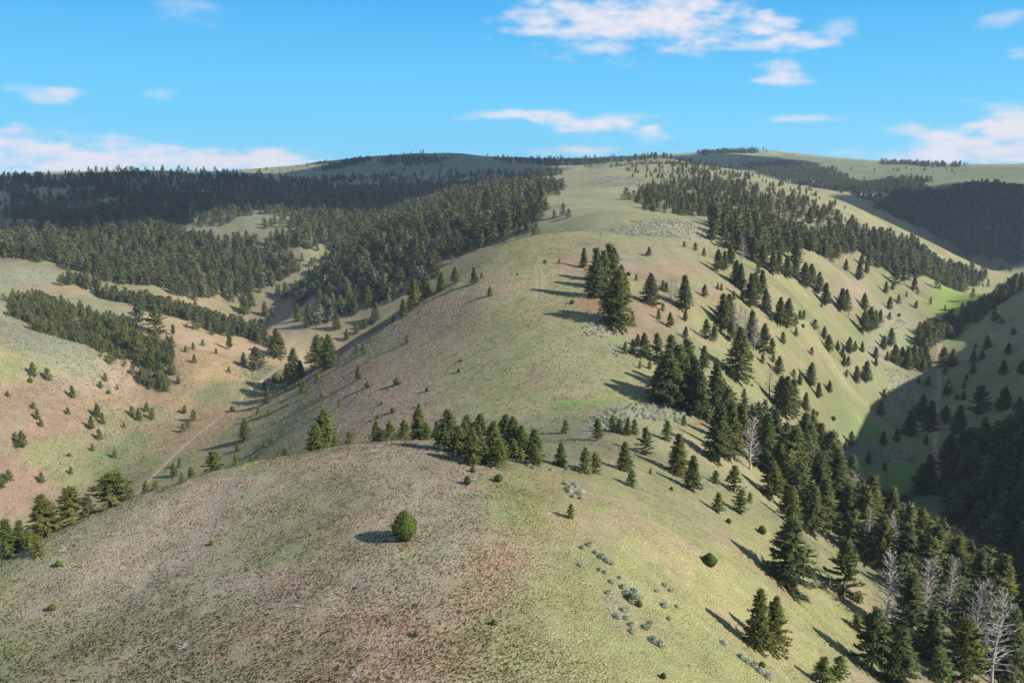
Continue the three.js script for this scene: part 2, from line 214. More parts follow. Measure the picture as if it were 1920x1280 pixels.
// [east, north, first half axis, second half axis, kind, strength]
const PATCHES = [
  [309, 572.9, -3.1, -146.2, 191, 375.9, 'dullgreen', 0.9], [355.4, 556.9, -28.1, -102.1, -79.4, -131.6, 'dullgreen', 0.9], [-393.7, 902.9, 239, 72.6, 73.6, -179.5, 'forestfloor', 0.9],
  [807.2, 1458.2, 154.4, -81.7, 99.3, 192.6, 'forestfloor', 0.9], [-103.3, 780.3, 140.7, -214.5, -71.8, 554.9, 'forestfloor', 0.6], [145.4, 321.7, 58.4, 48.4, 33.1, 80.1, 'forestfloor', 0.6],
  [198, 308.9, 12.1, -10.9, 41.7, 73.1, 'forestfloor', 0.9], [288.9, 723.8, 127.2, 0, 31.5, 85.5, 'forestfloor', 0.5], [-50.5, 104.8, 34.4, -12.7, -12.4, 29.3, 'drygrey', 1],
  [-43.3, 126.9, 28, -7.6, -4.5, 14.5, 'drygrey', 0.9], [-16.5, 129.9, 15.6, 1.6, -10.8, 87.8, 'drygrey', 0.8], [-15.7, 81.8, 18.1, -1.4, -2, 11.9, 'pinkdry', 0.8],
  [0, 92.2, 10.4, 2.6, 0, 21.9, 'pinkdry', 0.8], [-45.6, 93.8, 25.4, -7.9, -7.2, 16.4, 'olive', 0.5], [-28.9, 119.1, 8.1, -2.4, -3.8, 17.6, 'olive', 0.6],
  [-37, 117.5, 11.1, -4.2, -2.8, 9.9, 'olive', 0.4], [7.6, 78.1, 11.6, 5, 0.7, 8, 'drygrey', 0.8], [21.3, 109.2, 30.7, 34.8, 9.5, 52.6, 'gold', 0.9],
  [4.4, 124.6, 10.1, 3.6, 0.7, 19.6, 'goldgreen', 0.7], [42.4, 118.3, 25.4, 24.3, 11.4, 34.8, 'gold', 0.9], [42.7, 162.8, 28.3, 41.7, 7.3, 29.4, 'grass', 0.8],
  [-52.3, 291.3, 34.6, -35.8, -11.3, 66.7, 'mauve', 0.9], [-38.7, 356.6, 36.6, -41.8, -6, 58.1, 'mauve', 0.8], [-92.3, 396.1, 41.2, -72.1, -41.7, 183.9, 'mauve', 0.8],
  [2.5, 375.4, 27.4, -2.9, 0.3, 41.4, 'pinkdry', 0.7], [-14.2, 352.5, 21.1, -12.8, -2, 52.8, 'mauve', 0.6], [2, 290.2, 33, -5.2, 0.4, 65.7, 'grass', 0.8],
  [11.5, 433.5, 26.1, 2.3, 4.2, 161.6, 'grass', 0.7], [-138.7, 375.5, 24.1, -25.7, -20.2, 58.4, 'dullgreen', 0.9], [-108.2, 372.3, 31.3, -54.8, -19.5, 69.5, 'dullgreen', 0.6],
  [20.7, 229.9, 14.8, 2.9, 0.7, 8.2, 'meadow', 0.5], [12.1, 216.9, 8.6, -4.8, 0.3, 6.6, 'dullgreen', 0.7], [31.1, 236.8, 13.2, 9.5, 0.8, 6.2, 'goldgreen', 0.8],
  [42.5, 397.8, 19.8, 8.1, 3, 29.8, 'pink', 0.7], [38.8, 339.3, 17.6, 9.8, 2.3, 21.3, 'redsoil', 0.65], [60.8, 332.8, 21.2, 23.6, 4.2, 24.1, 'pink', 0.9],
  [81.5, 406.2, 29.5, 30.6, 3.8, 20.4, 'pink', 0.6], [115.9, 410.2, 30.1, 32.8, 7.2, 27.2, 'pink', 0.7], [55.1, 373.4, 8.4, 5.1, 1.5, 10.7, 'goldgreen', 0.8],
  [69.5, 435.1, 31.8, 26.4, 5.5, 36.3, 'drygrey', 0.4], [89, 517.4, 47, 38.1, 4.5, 27.5, 'sagegrey', 0.8], [119.9, 964.9, 33.7, -25.1, 12.5, 102.4, 'sagegrey', 0.7],
  [77.1, 732.8, 38.1, -2.5, 18.7, 181.5, 'grass', 0.8], [209.3, 515.2, 138.2, 169.2, 18.6, 50.5, 'slopegrass', 0.7], [127, 371, 71.6, 96.9, 10.3, 33.3, 'slopegrass', 0.7],
  [159.7, 384.5, 62.3, 80.3, 12.1, 32.7, 'slopegrass', 0.8], [291.6, 657.6, 43.3, 54.6, 23.6, 56.1, 'mauve', 0.8], [241.5, 569.3, 34, 41.3, 5.9, 15.6, 'mauve', 0.7],
  [349.6, 699.7, 38.4, 18.6, 17, 37, 'slopegrass', 0.8], [420.1, 853.4, 119, 159.6, 57.4, 119.2, 'slopegrass', 0.7], [427.4, 756.2, 11.4, -31.6, 93, 167.6, 'brightmeadow', 1],
  [291.9, 579.4, 20.8, 9.4, 8.9, 19.8, 'meadow', 0.8], [190.9, 401.6, 20.4, 6.9, 8.2, 19.6, 'meadow', 0.9], [192.3, 373, 11.6, -2.9, 10.3, 22.3, 'meadow', 1],
  [158.6, 346.4, 18.3, 22.8, 10.3, 24.2, 'meadow', 0.8], [168.1, 383.3, 18.5, 22.8, 14.5, 36.6, 'dullgreen', 0.7], [248.8, 486.8, 16.2, -1.2, 5.7, 13.5, 'sagegrey', 0.9],
  [196.1, 396.5, 13.5, -0.9, 2.3, 5.5, 'sagegrey', 0.8], [289.6, 593.3, 59.7, 84.7, 39.7, 83.2, 'sagegrey', 0.6], [186.3, 295.5, 9.4, -4.9, 16, 28.1, 'redsoil', 0.4],
  [-231.5, 398.1, 25.8, 32.6, -16.6, 32.8, 'pink', 0.8], [-211.5, 331.3, 27.7, 1, -8.6, 16.4, 'pink', 0.9], [-222.4, 441.9, 23.1, 2.9, -7.5, 17.5, 'pink', 0.9],
  [-292.5, 478.7, 26.7, 23.3, -19.5, 34.8, 'sagegrey', 0.9], [-248.2, 453.7, 31, 20.3, -19.5, 38.3, 'sagegrey', 0.7], [-201, 457.4, 19.2, -1, -4.3, 11, 'sagegrey', 0.7],
  [-198.2, 413.2, 18.4, 3.9, -13.7, 32.2, 'dullgreen', 0.8], [-187.1, 359.6, 20, -4.8, -10.1, 21.6, 'meadowdull', 0.9], [-176.5, 440.8, 24.9, -1.5, -5.3, 15.7, 'meadowdull', 0.8],
  [-411.8, 661.2, 22.4, 22.8, -19.4, 33, 'sagegrey', 0.8], [-199.6, 462.1, 24, 3.6, -3.4, 8.7, 'sagegrey', 0.5], [-198.3, 539.4, 30.5, 33.7, -62.2, 172.5, 'sandy', 1],
  [-253.7, 568.4, -18.9, 151.5, -43.5, 99.9, 'sandy', 0.8], [-373.6, 654.6, 21.1, 18.5, -9.6, 17.9, 'sandy', 0.7], [-147.8, 467.8, 31.1, -32.3, -11, 36.3, 'dullgreen', 0.85],
  [-161.7, 442.4, 21.2, 0.5, -4.1, 12.8, 'meadowdull', 0.8], [-175, 646.9, 62.5, -52.8, -32.5, 124.2, 'sandydull', 0.9], [-115.5, 637.1, 48.2, -47.5, -6.5, 38.8, 'sandydull', 0.8],
  [-82.8, 618.5, 27.4, -27.1, -2.2, 18, 'sandy', 0.5], [-317.3, 1874, 196.2, -14.6, 40, -240.9, 'farmgreen', 0.9], [-72.8, 1864.5, 252.1, -335.1, 14.4, -374.1, 'farmgreen', 0.9],
  [604.7, 2112.1, 384.8, 124.3, 61.2, 218.5, 'farmgreen', 0.8], [970.2, 1882.4, 179.2, -102.8, -155.6, -306, 'farmgreen', 1], [802.1, 1920.9, 239.1, -65.2, 173.3, 422.5, 'farmgreen', 1],
  [735, 2172.9, 302.3, 207.2, 68.3, 205.6, 'farmgreen', 1], [1095.3, 1824.8, 84.7, -85.8, -132.2, -224.4, 'farmgreen', 1], [-445.3, 1706.1, 69, -9.9, -66, 254.1, 'sandydull', 0.6],
  [224.8, 1013.3, 98.8, 0, -22.2, -102.3, 'grass', 0.5], [-103.4, 743.2, 40.9, -69.6, -20.1, 147.1, 'grass', 0.5], [-318.4, 1006.7, 37.1, 9.9, -37.3, 120.6, 'dullgreen', 0.6],
  [-437.1, 869.2, 97.4, 47.6, -21.2, 44.1, 'dullgreen', 0.5], [65.9, 145, 2.7, 1.7, 0.5, 1.2, 'redsoil', 0.7], [53, 137.5, 3.7, 3.7, 0.8, 2.2, 'redsoil', 0.5],
  [56.3, 231.3, 4.8, 4.8, 0.7, 2.8, 'redsoil', 0.9], [-15.4, 107.1, 3.1, -0.4, -0.3, 2.3, 'pink', 0.8], [-55.7, 257.7, 5.1, -7.3, -1.2, 5.9, 'redsoil', 0.8],
  [11.2, 132.1, 1.8, 1, 0.4, 4.5, 'sagegrey', 0.6], [14.9, 97, 2.4, 1.4, 1, 7.4, 'sagegrey', 0.35], [38.8, 223.9, 18.6, 19.7, 3.4, 20.1, 'sagegrey', 0.9],
  [25.9, 207.4, 7.3, 0.6, 0.7, 6.3, 'sagegrey', 0.7], [35, 303.4, 8.7, 3.4, 1.4, 13.1, 'sagegrey', 0.9], [39.1, 286.6, 5.5, 2.9, 0.9, 7.5, 'sagegrey', 0.8],
].map(([x, d, ax, ad, bx, bd, kind, s]) => {
  const det = ax * bd - ad * bx, ext = 1.9 * (Math.hypot(ax, ad) + Math.hypot(bx, bd));
  return { x, d, ext, s, c: PAL[kind], i11: bd / det, i12: -bx / det, i21: -ad / det, i22: ax / det };
});
const C = [0, 0, 0];
function groundColor(x, d) {
  const n1 = fbm(x / 34, d / 34, 4), n2 = fbm(x / 6.5 + 3, d / 6.5, 3), n3 = vn(x / 1.3, d / 1.3);
  C[0] = PAL.grass[0]; C[1] = PAL.grass[1]; C[2] = PAL.grass[2];
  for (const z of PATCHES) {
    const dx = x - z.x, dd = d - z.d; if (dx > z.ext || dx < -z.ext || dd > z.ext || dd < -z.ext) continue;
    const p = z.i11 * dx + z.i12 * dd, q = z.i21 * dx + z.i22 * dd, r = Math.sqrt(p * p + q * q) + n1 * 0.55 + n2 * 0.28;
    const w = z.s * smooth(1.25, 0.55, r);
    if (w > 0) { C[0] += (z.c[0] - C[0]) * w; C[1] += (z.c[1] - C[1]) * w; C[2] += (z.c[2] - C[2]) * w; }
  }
  const n4 = fbm(x / 8 + 40, d / 8 + 12, 3), bare = (d > 1200 ? 0.15 : 0.42) * smooth(0.05, 0.45, n4), lush = 0.3 * smooth(0.05, 0.5, -n4);   // bare pink soil and olive growth in drifts
  C[0] += (PAL.pinkdry[0] - C[0]) * bare; C[1] += (PAL.pinkdry[1] - C[1]) * bare; C[2] += (PAL.pinkdry[2] - C[2]) * bare;
  C[0] += (PAL.olive[0] - C[0]) * lush; C[1] += (PAL.olive[1] - C[1]) * lush; C[2] += (PAL.olive[2] - C[2]) * lush;
  const tuft = smooth(-0.1, 0.5, n2 * 0.9 + n3 * 0.35);   // green bunch grass against bare soil
  const g = 1 + 0.22 * n1 + 0.16 * n3 + 0.1 * n2;
  C[0] *= g * (1 - 0.13 * tuft); C[1] *= g * (1 - 0.04 * tuft); C[2] *= g * (1 - 0.17 * tuft);
  return C;
}
function grainTexture(size, metres) {   // speckle of small tufts, pebbles and bare soil
  const data = new Uint8Array(size * size * 4), bump = new Uint8Array(size * size * 4), h = new Float32Array(size * size), r = rng(5);
  for (let k = 0; k < 15000; k++) {
    const cx = r() * size, cy = r() * size, rad = (0.06 + 0.13 * r() * r() + 0.03) / metres * size, up = (0.35 + 0.65 * r()) * (r() < 0.86 ? 1 : -0.8), R = Math.ceil(rad);
    for (let j = -R; j <= R; j++) for (let i = -R; i <= R; i++) {
      const q = 1 - (i * i + j * j) / (rad * rad); if (q <= 0) continue;
      const at = ((Math.floor(cy) + j + size) % size) * size + (Math.floor(cx) + i + size) % size; h[at] = Math.max(h[at], 0) < up * q || up < 0 ? up * Math.sqrt(q) : h[at];
    }
  }
  for (let k = 0; k < size * size; k++) {
    const v = Math.max(-0.7, Math.min(1, h[k] + (r() - 0.5) * 0.25)), g = 214 - 38 * Math.max(0, v) + 22 * (r() - 0.5);
    data.set([Math.min(255, g + 8 - 16 * Math.max(0, v)), Math.min(255, g + 4 * v), Math.min(255, g - 14 * Math.max(0, v)), 255], k * 4);
    const b = Math.round(95 + 150 * v); bump.set([Math.max(0, b), Math.max(0, b), Math.max(0, b), 255], k * 4);
  }
  return [data, bump].map((a, n) => {
    const t = new THREE.DataTexture(a, size, size, THREE.RGBAFormat); t.wrapS = t.wrapT = THREE.RepeatWrapping; t.magFilter = THREE.LinearFilter; t.minFilter = THREE.LinearMipmapLinearFilter; t.generateMipmaps = true;
    if (n === 0) t.colorSpace = THREE.SRGBColorSpace; t.needsUpdate = true; return t;
  });
}
const [grain, grainBump] = grainTexture(1024, 17);
{
  const pos = new Float32Array(NX * ND * 3), col = new Float32Array(NX * ND * 3), uv = new Float32Array(NX * ND * 2), idx = new Uint32Array((NX - 1) * (ND - 1) * 6);
  for (let j = 0, k = 0; j < ND; j++) for (let i = 0; i < NX; i++, k++) {
    pos.set([XS[i], HS[k], -DS[j]], k * 3); uv.set([XS[i] / 17, DS[j] / 17], k * 2);
    const c = groundColor(XS[i], DS[j]); col[k * 3] = c[0]; col[k * 3 + 1] = c[1]; col[k * 3 + 2] = c[2];
  }
  for (let j = 0, k = 0; j < ND - 1; j++) for (let i = 0; i < NX - 1; i++, k += 6) { const a = j * NX + i; idx.set([a, a + 1, a + NX, a + 1, a + NX + 1, a + NX], k); }
  const g = new THREE.BufferGeometry();
  g.setAttribute('position', new THREE.BufferAttribute(pos, 3)); g.setAttribute('color', new THREE.BufferAttribute(col, 3)); g.setAttribute('uv', new THREE.BufferAttribute(uv, 2));
  g.setIndex(new THREE.BufferAttribute(idx, 1)); g.computeVertexNormals();
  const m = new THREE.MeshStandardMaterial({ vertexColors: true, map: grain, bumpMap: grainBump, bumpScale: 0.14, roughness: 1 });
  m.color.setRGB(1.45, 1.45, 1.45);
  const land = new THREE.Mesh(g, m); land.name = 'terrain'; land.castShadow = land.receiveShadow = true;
  land.userData = { kind: 'structure', label: 'rolling grassy hills with a bare central ridge and two valleys', category: 'terrain' };
  scene.add(land);
}

// ---------------------------------------------------------------- fair-weather clouds up to the right of the view, whose shade lies on the far hills
scene.fog = new THREE.FogExp2(new THREE.Color(0.6, 0.74, 1.0), 0.00007);
function cloud(label, spots) {   // [east, north, radius] of the shade each billow casts
  const list = [], r = rng(spots.length), away = 1500;
  for (const [x, d, rad] of spots) {
    const g = new THREE.IcosahedronGeometry(1, 5), p = g.attributes.position, ox = r() * 50, s = new THREE.Vector3();
    for (let k = 0; k < p.count; k++) {
      s.fromBufferAttribute(p, k); const n = 1 + 0.3 * fbm(s.x * 2 + ox, s.z * 2 + s.y, 4) + 0.12 * vn(s.x * 7 + ox, s.z * 7 + s.y * 5);
      p.setXYZ(k, x + sunDir.x * away + s.x * n * rad, 150 + sunDir.y * away + s.y * n * (s.y > 0 ? 60 : 25), -d + sunDir.z * away + s.z * n * rad);
    }
    g.computeVertexNormals(); list.push(g);
  }
  const m = new THREE.MeshStandardMaterial({ roughness: 1 }); m.color.setRGB(.85, .85, .86);
  const o = new THREE.Mesh(mergeGeometries(list), m); o.name = counts.cloud ? 'cloud_001' : 'cloud'; counts.cloud = 1; o.castShadow = o.receiveShadow = true;
  o.userData = { kind: 'structure', label, category: 'cloud' }; scene.add(o);
}
const counts = {};
cloud('white cloud high above, shading the far hills', [[-850, 1150, 230], [-600, 1250, 240], [-350, 1380, 220], [-150, 1560, 190], [-500, 1030, 150], [-760, 950, 170], [-430, 910, 110], [-620, 880, 120], [-280, 1160, 150], [-130, 1300, 140], [-500, 1750, 240], [-200, 1950, 270], [150, 2000, 270], [450, 2150, 250], [-350, 2250, 250], [100, 2350, 250]]);
cloud('smaller white cloud high above, shading the right hollow', [[760, 1260, 190], [960, 1360, 200], [630, 1170, 110]]);

// ---------------------------------------------------------------- helpers for things
const numbered = (name) => { const n = counts[name] = (counts[name] ?? -1) + 1; return n ? name + '_' + String(n).padStart(3, '0') : name; };
function mesh(name, geometry, material, parent) { const o = new THREE.Mesh(geometry, material); o.name = name; o.castShadow = o.receiveShadow = true; parent.add(o); return o; }
function facets() { const p = [], n = [], c = []; return { p, n, c,
  tri(a, b, d, nor, col) {
    const e = [b[0] - a[0], b[1] - a[1], b[2] - a[2]], f = [d[0] - a[0], d[1] - a[1], d[2] - a[2]], g = cross(e, f);
    if (g[0] * nor[0] + g[1] * nor[1] + g[2] * nor[2] < 0) p.push(...a, ...d, ...b); else p.push(...a, ...b, ...d);
    for (let k = 0; k < 3; k++) { n.push(...nor); c.push(...col); } },
  build() { const g = new THREE.BufferGeometry(); g.setAttribute('position', new THREE.Float32BufferAttribute(p, 3)); g.setAttribute('normal', new THREE.Float32BufferAttribute(n, 3)); g.setAttribute('color', new THREE.Float32BufferAttribute(c, 3)); return g; } }; }
const unit = (v) => { const l = Math.hypot(v[0], v[1], v[2]) || 1; return [v[0] / l, v[1] / l, v[2] / l]; };
const cross = (a, b) => [a[1] * b[2] - a[2] * b[1], a[2] * b[0] - a[0] * b[2], a[0] * b[1] - a[1] * b[0]];
function limb(f, pts, radii, sides, col) {   // a tapered, bent rod through pts
  const rings = pts.map((p, k) => {
    const d = unit([0, 1, 2].map((n) => pts[Math.min(k + 1, pts.length - 1)][n] - pts[Math.max(k - 1, 0)][n]));
    const u = unit(cross(d, Math.abs(d[1]) > 0.8 ? [1, 0, 0] : [0, 1, 0])), v = cross(d, u);
    return Array.from({ length: sides }, (_, s) => { const a = s / sides * 2 * Math.PI, e = [0, 1, 2].map((n) => u[n] * Math.cos(a) + v[n] * Math.sin(a)); return [[0, 1, 2].map((n) => p[n] + e[n] * radii[k]), e]; });
  });
  for (let k = 0; k + 1 < rings.length; k++) for (let s = 0; s < sides; s++) {
    const a = rings[k][s], b = rings[k][(s + 1) % sides], c = rings[k + 1][s], d = rings[k + 1][(s + 1) % sides];
    f.tri(a[0], c[0], b[0], unit(a[1].map((q, n) => q + b[1][n])), col); f.tri(b[0], c[0], d[0], unit(a[1].map((q, n) => q + b[1][n])), col);
  }
}
// needles: a tuft of narrow blades leaving point p around direction dir
function spray(f, r, p, dir, out, size, blades, wide, col) {
  for (let k = 0; k < blades; k++) {
    const d = unit([dir[0] + (r() - 0.5) * 1.7, dir[1] + (r() - 0.5) * 1.3, dir[2] + (r() - 0.5) * 1.7]);
    const side = unit(cross(d, [out[0] + (r() - 0.5) * 1.3, out[1] + (r() - 0.5) * 1.3, out[2] + (r() - 0.5) * 1.3])), l = size * (0.6 + 0.8 * r()), w = l * wide;
    const g = cross(d, side), s = g[0] * out[0] + g[1] * out[1] + g[2] * out[2] < 0 ? -1 : 1;
    const nor = unit([0, 1, 2].map((n) => g[n] * s * 0.6 + out[n] * 0.8 + (n === 1 ? 0.12 : 0)));
    const m = 0.8 + 0.4 * r(), c = [col[0] * m, col[1] * m, col[2] * m];
    f.tri([0, 1, 2].map((n) => p[n] - side[n] * w - d[n] * l * 0.25), [0, 1, 2].map((n) => p[n] + side[n] * w - d[n] * l * 0.25), [0, 1, 2].map((n) => p[n] + d[n] * l), nor, c);
  }
}
const tint = (r) => { const y = (r() - 0.5) * 0.4, b = 0.75 + 0.5 * r(); return [b * (1 + y), b * (1 + y * 0.35), b * (1 - y * 0.3)]; };
// a conifer of height 1: whorls of drooping branches set with needle tufts
function conifer({ seed, branches, radius, base, size, blades, per, profile, rise = 0.5, droop = 0.3, wide = 0.24, lumps = 0.25, lean = 0, trunk = 0.014, gaps = 0 }) {
  const r = rng(seed), f = facets(), t = facets(), bend = lean * (r() - 0.5);
  const axisAt = (y) => [bend * y * y + 0.008 * Math.sin(y * 9 + seed), y, bend * 0.6 * y * y];
  const pts = [0, .2, .45, .7, .93].map((y) => { const a = axisAt(y); a[1] = y - (y === 0 ? 0.03 : 0); return a; });
  limb(t, pts, [trunk * 1.35, trunk, trunk * 0.7, trunk * 0.42, trunk * 0.12], 7, [1, 1, 1]);
  const lobe = Array.from({ length: 9 }, () => 1 + (r() - 0.5) * 2 * lumps);
  for (let k = 0; k < branches; k++) {
    const y = base + (1 - base) * Math.pow((k + r()) / branches, 0.86) * 0.985, q = (y - base) / (1 - base), az = k * 2.39996 + r() * 0.9;
    if (r() < gaps) continue;
    const lb = lobe[Math.floor(((az % 6.283) / 6.283 * 3 + q * 3)) % 9];
    const L = radius * profile(q) * (0.72 + 0.4 * r()) * lb + 0.008, up = lerp(-droop, rise, q) + (r() - 0.5) * 0.25, a = axisAt(y);
    const dir = [Math.cos(az) * Math.cos(up), Math.sin(up), Math.sin(az) * Math.cos(up)];
    const at = (s) => [a[0] + dir[0] * L * s, a[1] + dir[1] * L * s + (0.10 * s * s * s - 0.10 * s) * L, a[2] + dir[2] * L * s];
    if (L > 0.06) limb(t, [at(0), at(0.5), at(0.9)], [trunk * 0.3, trunk * 0.2, trunk * 0.06], 3, [0.9, 0.9, 0.9]);
    const n = Math.max(2, Math.round(per * (0.4 + L / radius))), col = tint(r);
    for (let s = 0; s < n; s++) {
      const g = 0.16 + 0.84 * (s + r() * 0.9) / n, p = at(g), off = size * 0.55 * g;
      const pp = [p[0] + (r() - 0.5) * off * 2.4, p[1] + (r() - 0.65) * off, p[2] + (r() - 0.5) * off * 2.4];
      const out = unit([pp[0] - a[0], 0.25 * L + pp[1] - a[1] + 0.03, pp[2] - a[2]]);
      const m = tint(r); spray(f, r, pp, [dir[0], dir[1] * 0.5 + 0.05, dir[2]], out, size, blades, wide, [0, 1, 2].map((e) => 0.55 * col[e] + 0.45 * m[e]));
    }
  }
  spray(f, r, axisAt(0.955), [0, 1, 0], [0, 1, 0], size * 1.1, 5, 0.14, tint(r));
  return { crown: f.build(), trunk: t.build() };
}
function bush({ seed, tufts, radius, size, blades, wide }) {   // an egg of foliage of height 1, thick to the ground
  const r = rng(seed), f = facets(), t = facets(), lob = Array.from({ length: 16 }, () => 0.82 + 0.36 * r());
  limb(t, [[0, -0.05, 0], [0.01, 0.3, 0.01], [0, 0.7, 0]], [0.035, 0.028, 0.01], 5, [1, 1, 1]);
  for (let k = 0; k < tufts; k++) {
    const z = 1 - 2 * (k + 0.5) / tufts, az = k * 2.39996, s = Math.sqrt(1 - z * z), d = [s * Math.cos(az), z, s * Math.sin(az)];
    const lb = lob[Math.floor((az % 6.283) / 6.283 * 8) + (z > 0 ? 8 : 0)] * (0.72 + 0.28 * Math.sqrt(r()));
    const y = 0.46 + d[1] * 0.46 * lb, nar = y > 0.46 ? Math.pow(1 - (y - 0.46) / 0.7, 0.55) : 0.8 + 0.2 * y / 0.46;
    spray(f, r, [d[0] * radius * lb * nar, y, d[2] * radius * lb * nar], [d[0], d[1] * 0.7 + 0.35, d[2]], unit([d[0], d[1] + 0.2, d[2]]), size, blades, wide, tint(r));
  }
  return { crown: f.build(), trunk: t.build() };
}
function deadTree(seed) {   // a bare grey trunk with ascending, forking boughs, height 1
  const r = rng(seed), t = facets(), f = facets(), tone = () => { const m = 0.8 + 0.4 * r(); return [m, m, m]; };
  const axisAt = (y) => [0.012 * Math.sin(y * 7 + seed), y, 0.012 * Math.cos(y * 5 + seed)];
  limb(t, [0, .25, .5, .75, 1].map((y) => { const a = axisAt(y); if (!y) a[1] = -0.03; return a; }), [.019, .015, .011, .006, .0015], 7, [1, 1, 1]);
  for (let k = 0; k < 92; k++) {
    const y = 0.16 + 0.8 * (k + r()) / 92, q = (y - 0.16) / 0.84, az = k * 2.39996 + r(), L = (0.06 + 0.15 * Math.pow(1 - q, 0.7)) * (0.45 + 0.75 * r()), up = lerp(-0.1, 0.75, q) + (r() - 0.5) * 0.4, a = axisAt(y), col = tone();
    const d = [Math.cos(az) * Math.cos(up), Math.sin(up), Math.sin(az) * Math.cos(up)];
    const at = (s) => [a[0] + d[0] * L * s, a[1] + d[1] * L * s + 0.25 * L * s * s, a[2] + d[2] * L * s];
    limb(f, [at(0), at(0.4), at(0.75), at(1)], [.0042, .0034, .0023, .0008], 4, col);
    for (let n = 0; n < 5; n++) {
      const s = 0.3 + 0.6 * r(), p = at(s), e = unit([d[0] + (r() - 0.5) * 1.8, d[1] + (r() - 0.3) * 1.2, d[2] + (r() - 0.5) * 1.8]), l = L * (0.2 + 0.3 * r());
      limb(f, [p, p.map((v, i) => v + e[i] * l)], [.0028, .0008], 3, col);
    }
  }
  return { crown: f.build(), trunk: t.build() };
}
const needles = (r, g, b) => { const m = new THREE.MeshPhysicalMaterial({ vertexColors: true, roughness: 0.95, transmission: 0.18, thickness: 0, specularIntensity: 0.35, side: THREE.DoubleSide }); m.color.setRGB(r, g, b); return m; };
const bark = (r, g, b) => { const m = new THREE.MeshStandardMaterial({ vertexColors: true, roughness: 0.95 }); m.color.setRGB(r, g, b); return m; };
const GREENS = [needles(.084, .102, .023), needles(.068, .092, .024), needles(.072, .09, .029), needles(.096, .104, .022)];
const YOUNG = [needles(.096, .12, .027), needles(.082, .112, .028), needles(.11, .126, .027)];
const JUNIPER = [needles(.105, .138, .022), needles(.09, .122, .024)];
const BARK = bark(.11, .082, .062), GREY = [bark(.31, .285, .27), bark(.25, .228, .218)];
const cone = (q) => Math.pow(1 - q, 0.92) * Math.min(1, 0.74 + q * 2.4), egg = (q) => Math.sqrt(Math.max(0, 1 - Math.pow(q * 1.08 - 0.1, 2) / 1.0)) * (1 - 0.45 * q * q) * Math.min(1, 0.7 + 2 * q);
const FIRS = [11, 23, 37, 41, 59, 67, 83, 97].map((seed, k) => conifer({ seed, branches: 150 + 10 * (k % 3), radius: [.33, .285, .36, .31, .38, .32, .26, .345][k], base: [.05, .08, .04, .13, .06, .05, .1, .16][k], size: .05, blades: 6, per: 8, profile: cone, rise: .55, droop: .34, lumps: .22 + .04 * (k % 3), lean: .05, gaps: [0, .06, .03, .1, 0, .05, .08, .12][k] }));
const PINES = [7, 19, 31, 43].map((seed, k) => conifer({ seed, branches: 78, radius: [.30, .27, .32, .25][k], base: [.08, .14, .05, .2][k], size: .062, blades: 7, per: 9, profile: egg, rise: .8, droop: .12, lumps: .38, lean: .12, trunk: .018, gaps: .08 }));
const SAPLINGS = [3, 13, 29, 47].map((seed, k) => conifer({ seed, branches: 52, radius: [.36, .42, .32, .45][k], base: .03, size: .095, blades: 6, per: 5, profile: cone, rise: .6, droop: .2, lumps: .25, lean: .08, trunk: .018 }));
const BUSHES = [5, 15, 25].map((seed, k) => bush({ seed, tufts: 1300, radius: [.40, .43, .47][k], size: .085, blades: 4, wide: .28 }));
const SNAGS = [2, 8, 14, 21].map(deadTree);

// ---------------------------------------------------------------- single trees: [place, kind, east, north, height, spread]
const PLACES = { fore: 'on the bare foreground hill', forecrestfront: 'in the clump on the foreground hilltop', foreright: 'on the grass right of the foreground hilltop', sadsage: 'around the sagebrush of the near saddle', foreslope: 'on the lower right foreground slope', foresnag: 'in the wooded lower right slope', woodslope: 'in the wood below the saddle', behindL: 'showing over the foreground hill crest', sadclump: 'in the dense grove beside the saddle', sadnorth: 'between saddle grove and sagebrush strip', gullyone: 'along the first gully of the right slope', midright: 'on the golden right slope', pinkclump: 'in the clump on the pink ridge', pinkright: 'on pink ground right of the ridge', gullytwo: 'along the upper gully of the right slope', farright: 'on the far slope above the right valley', floortrees: 'on the shaded right valley floor', righthill: 'on the shaded hill at the right edge', rightdark: 'in the dark wood at the right edge', crestleft: 'along the left edge of the ridge', flank: 'on the mauve left flank of the ridge', valleyL: 'beside the track in the left valley', pinkL: 'on the pink slope at the left', sandy: 'around the sandy spur at the left', gulchslope: 'on the slope beyond the left gulch' };
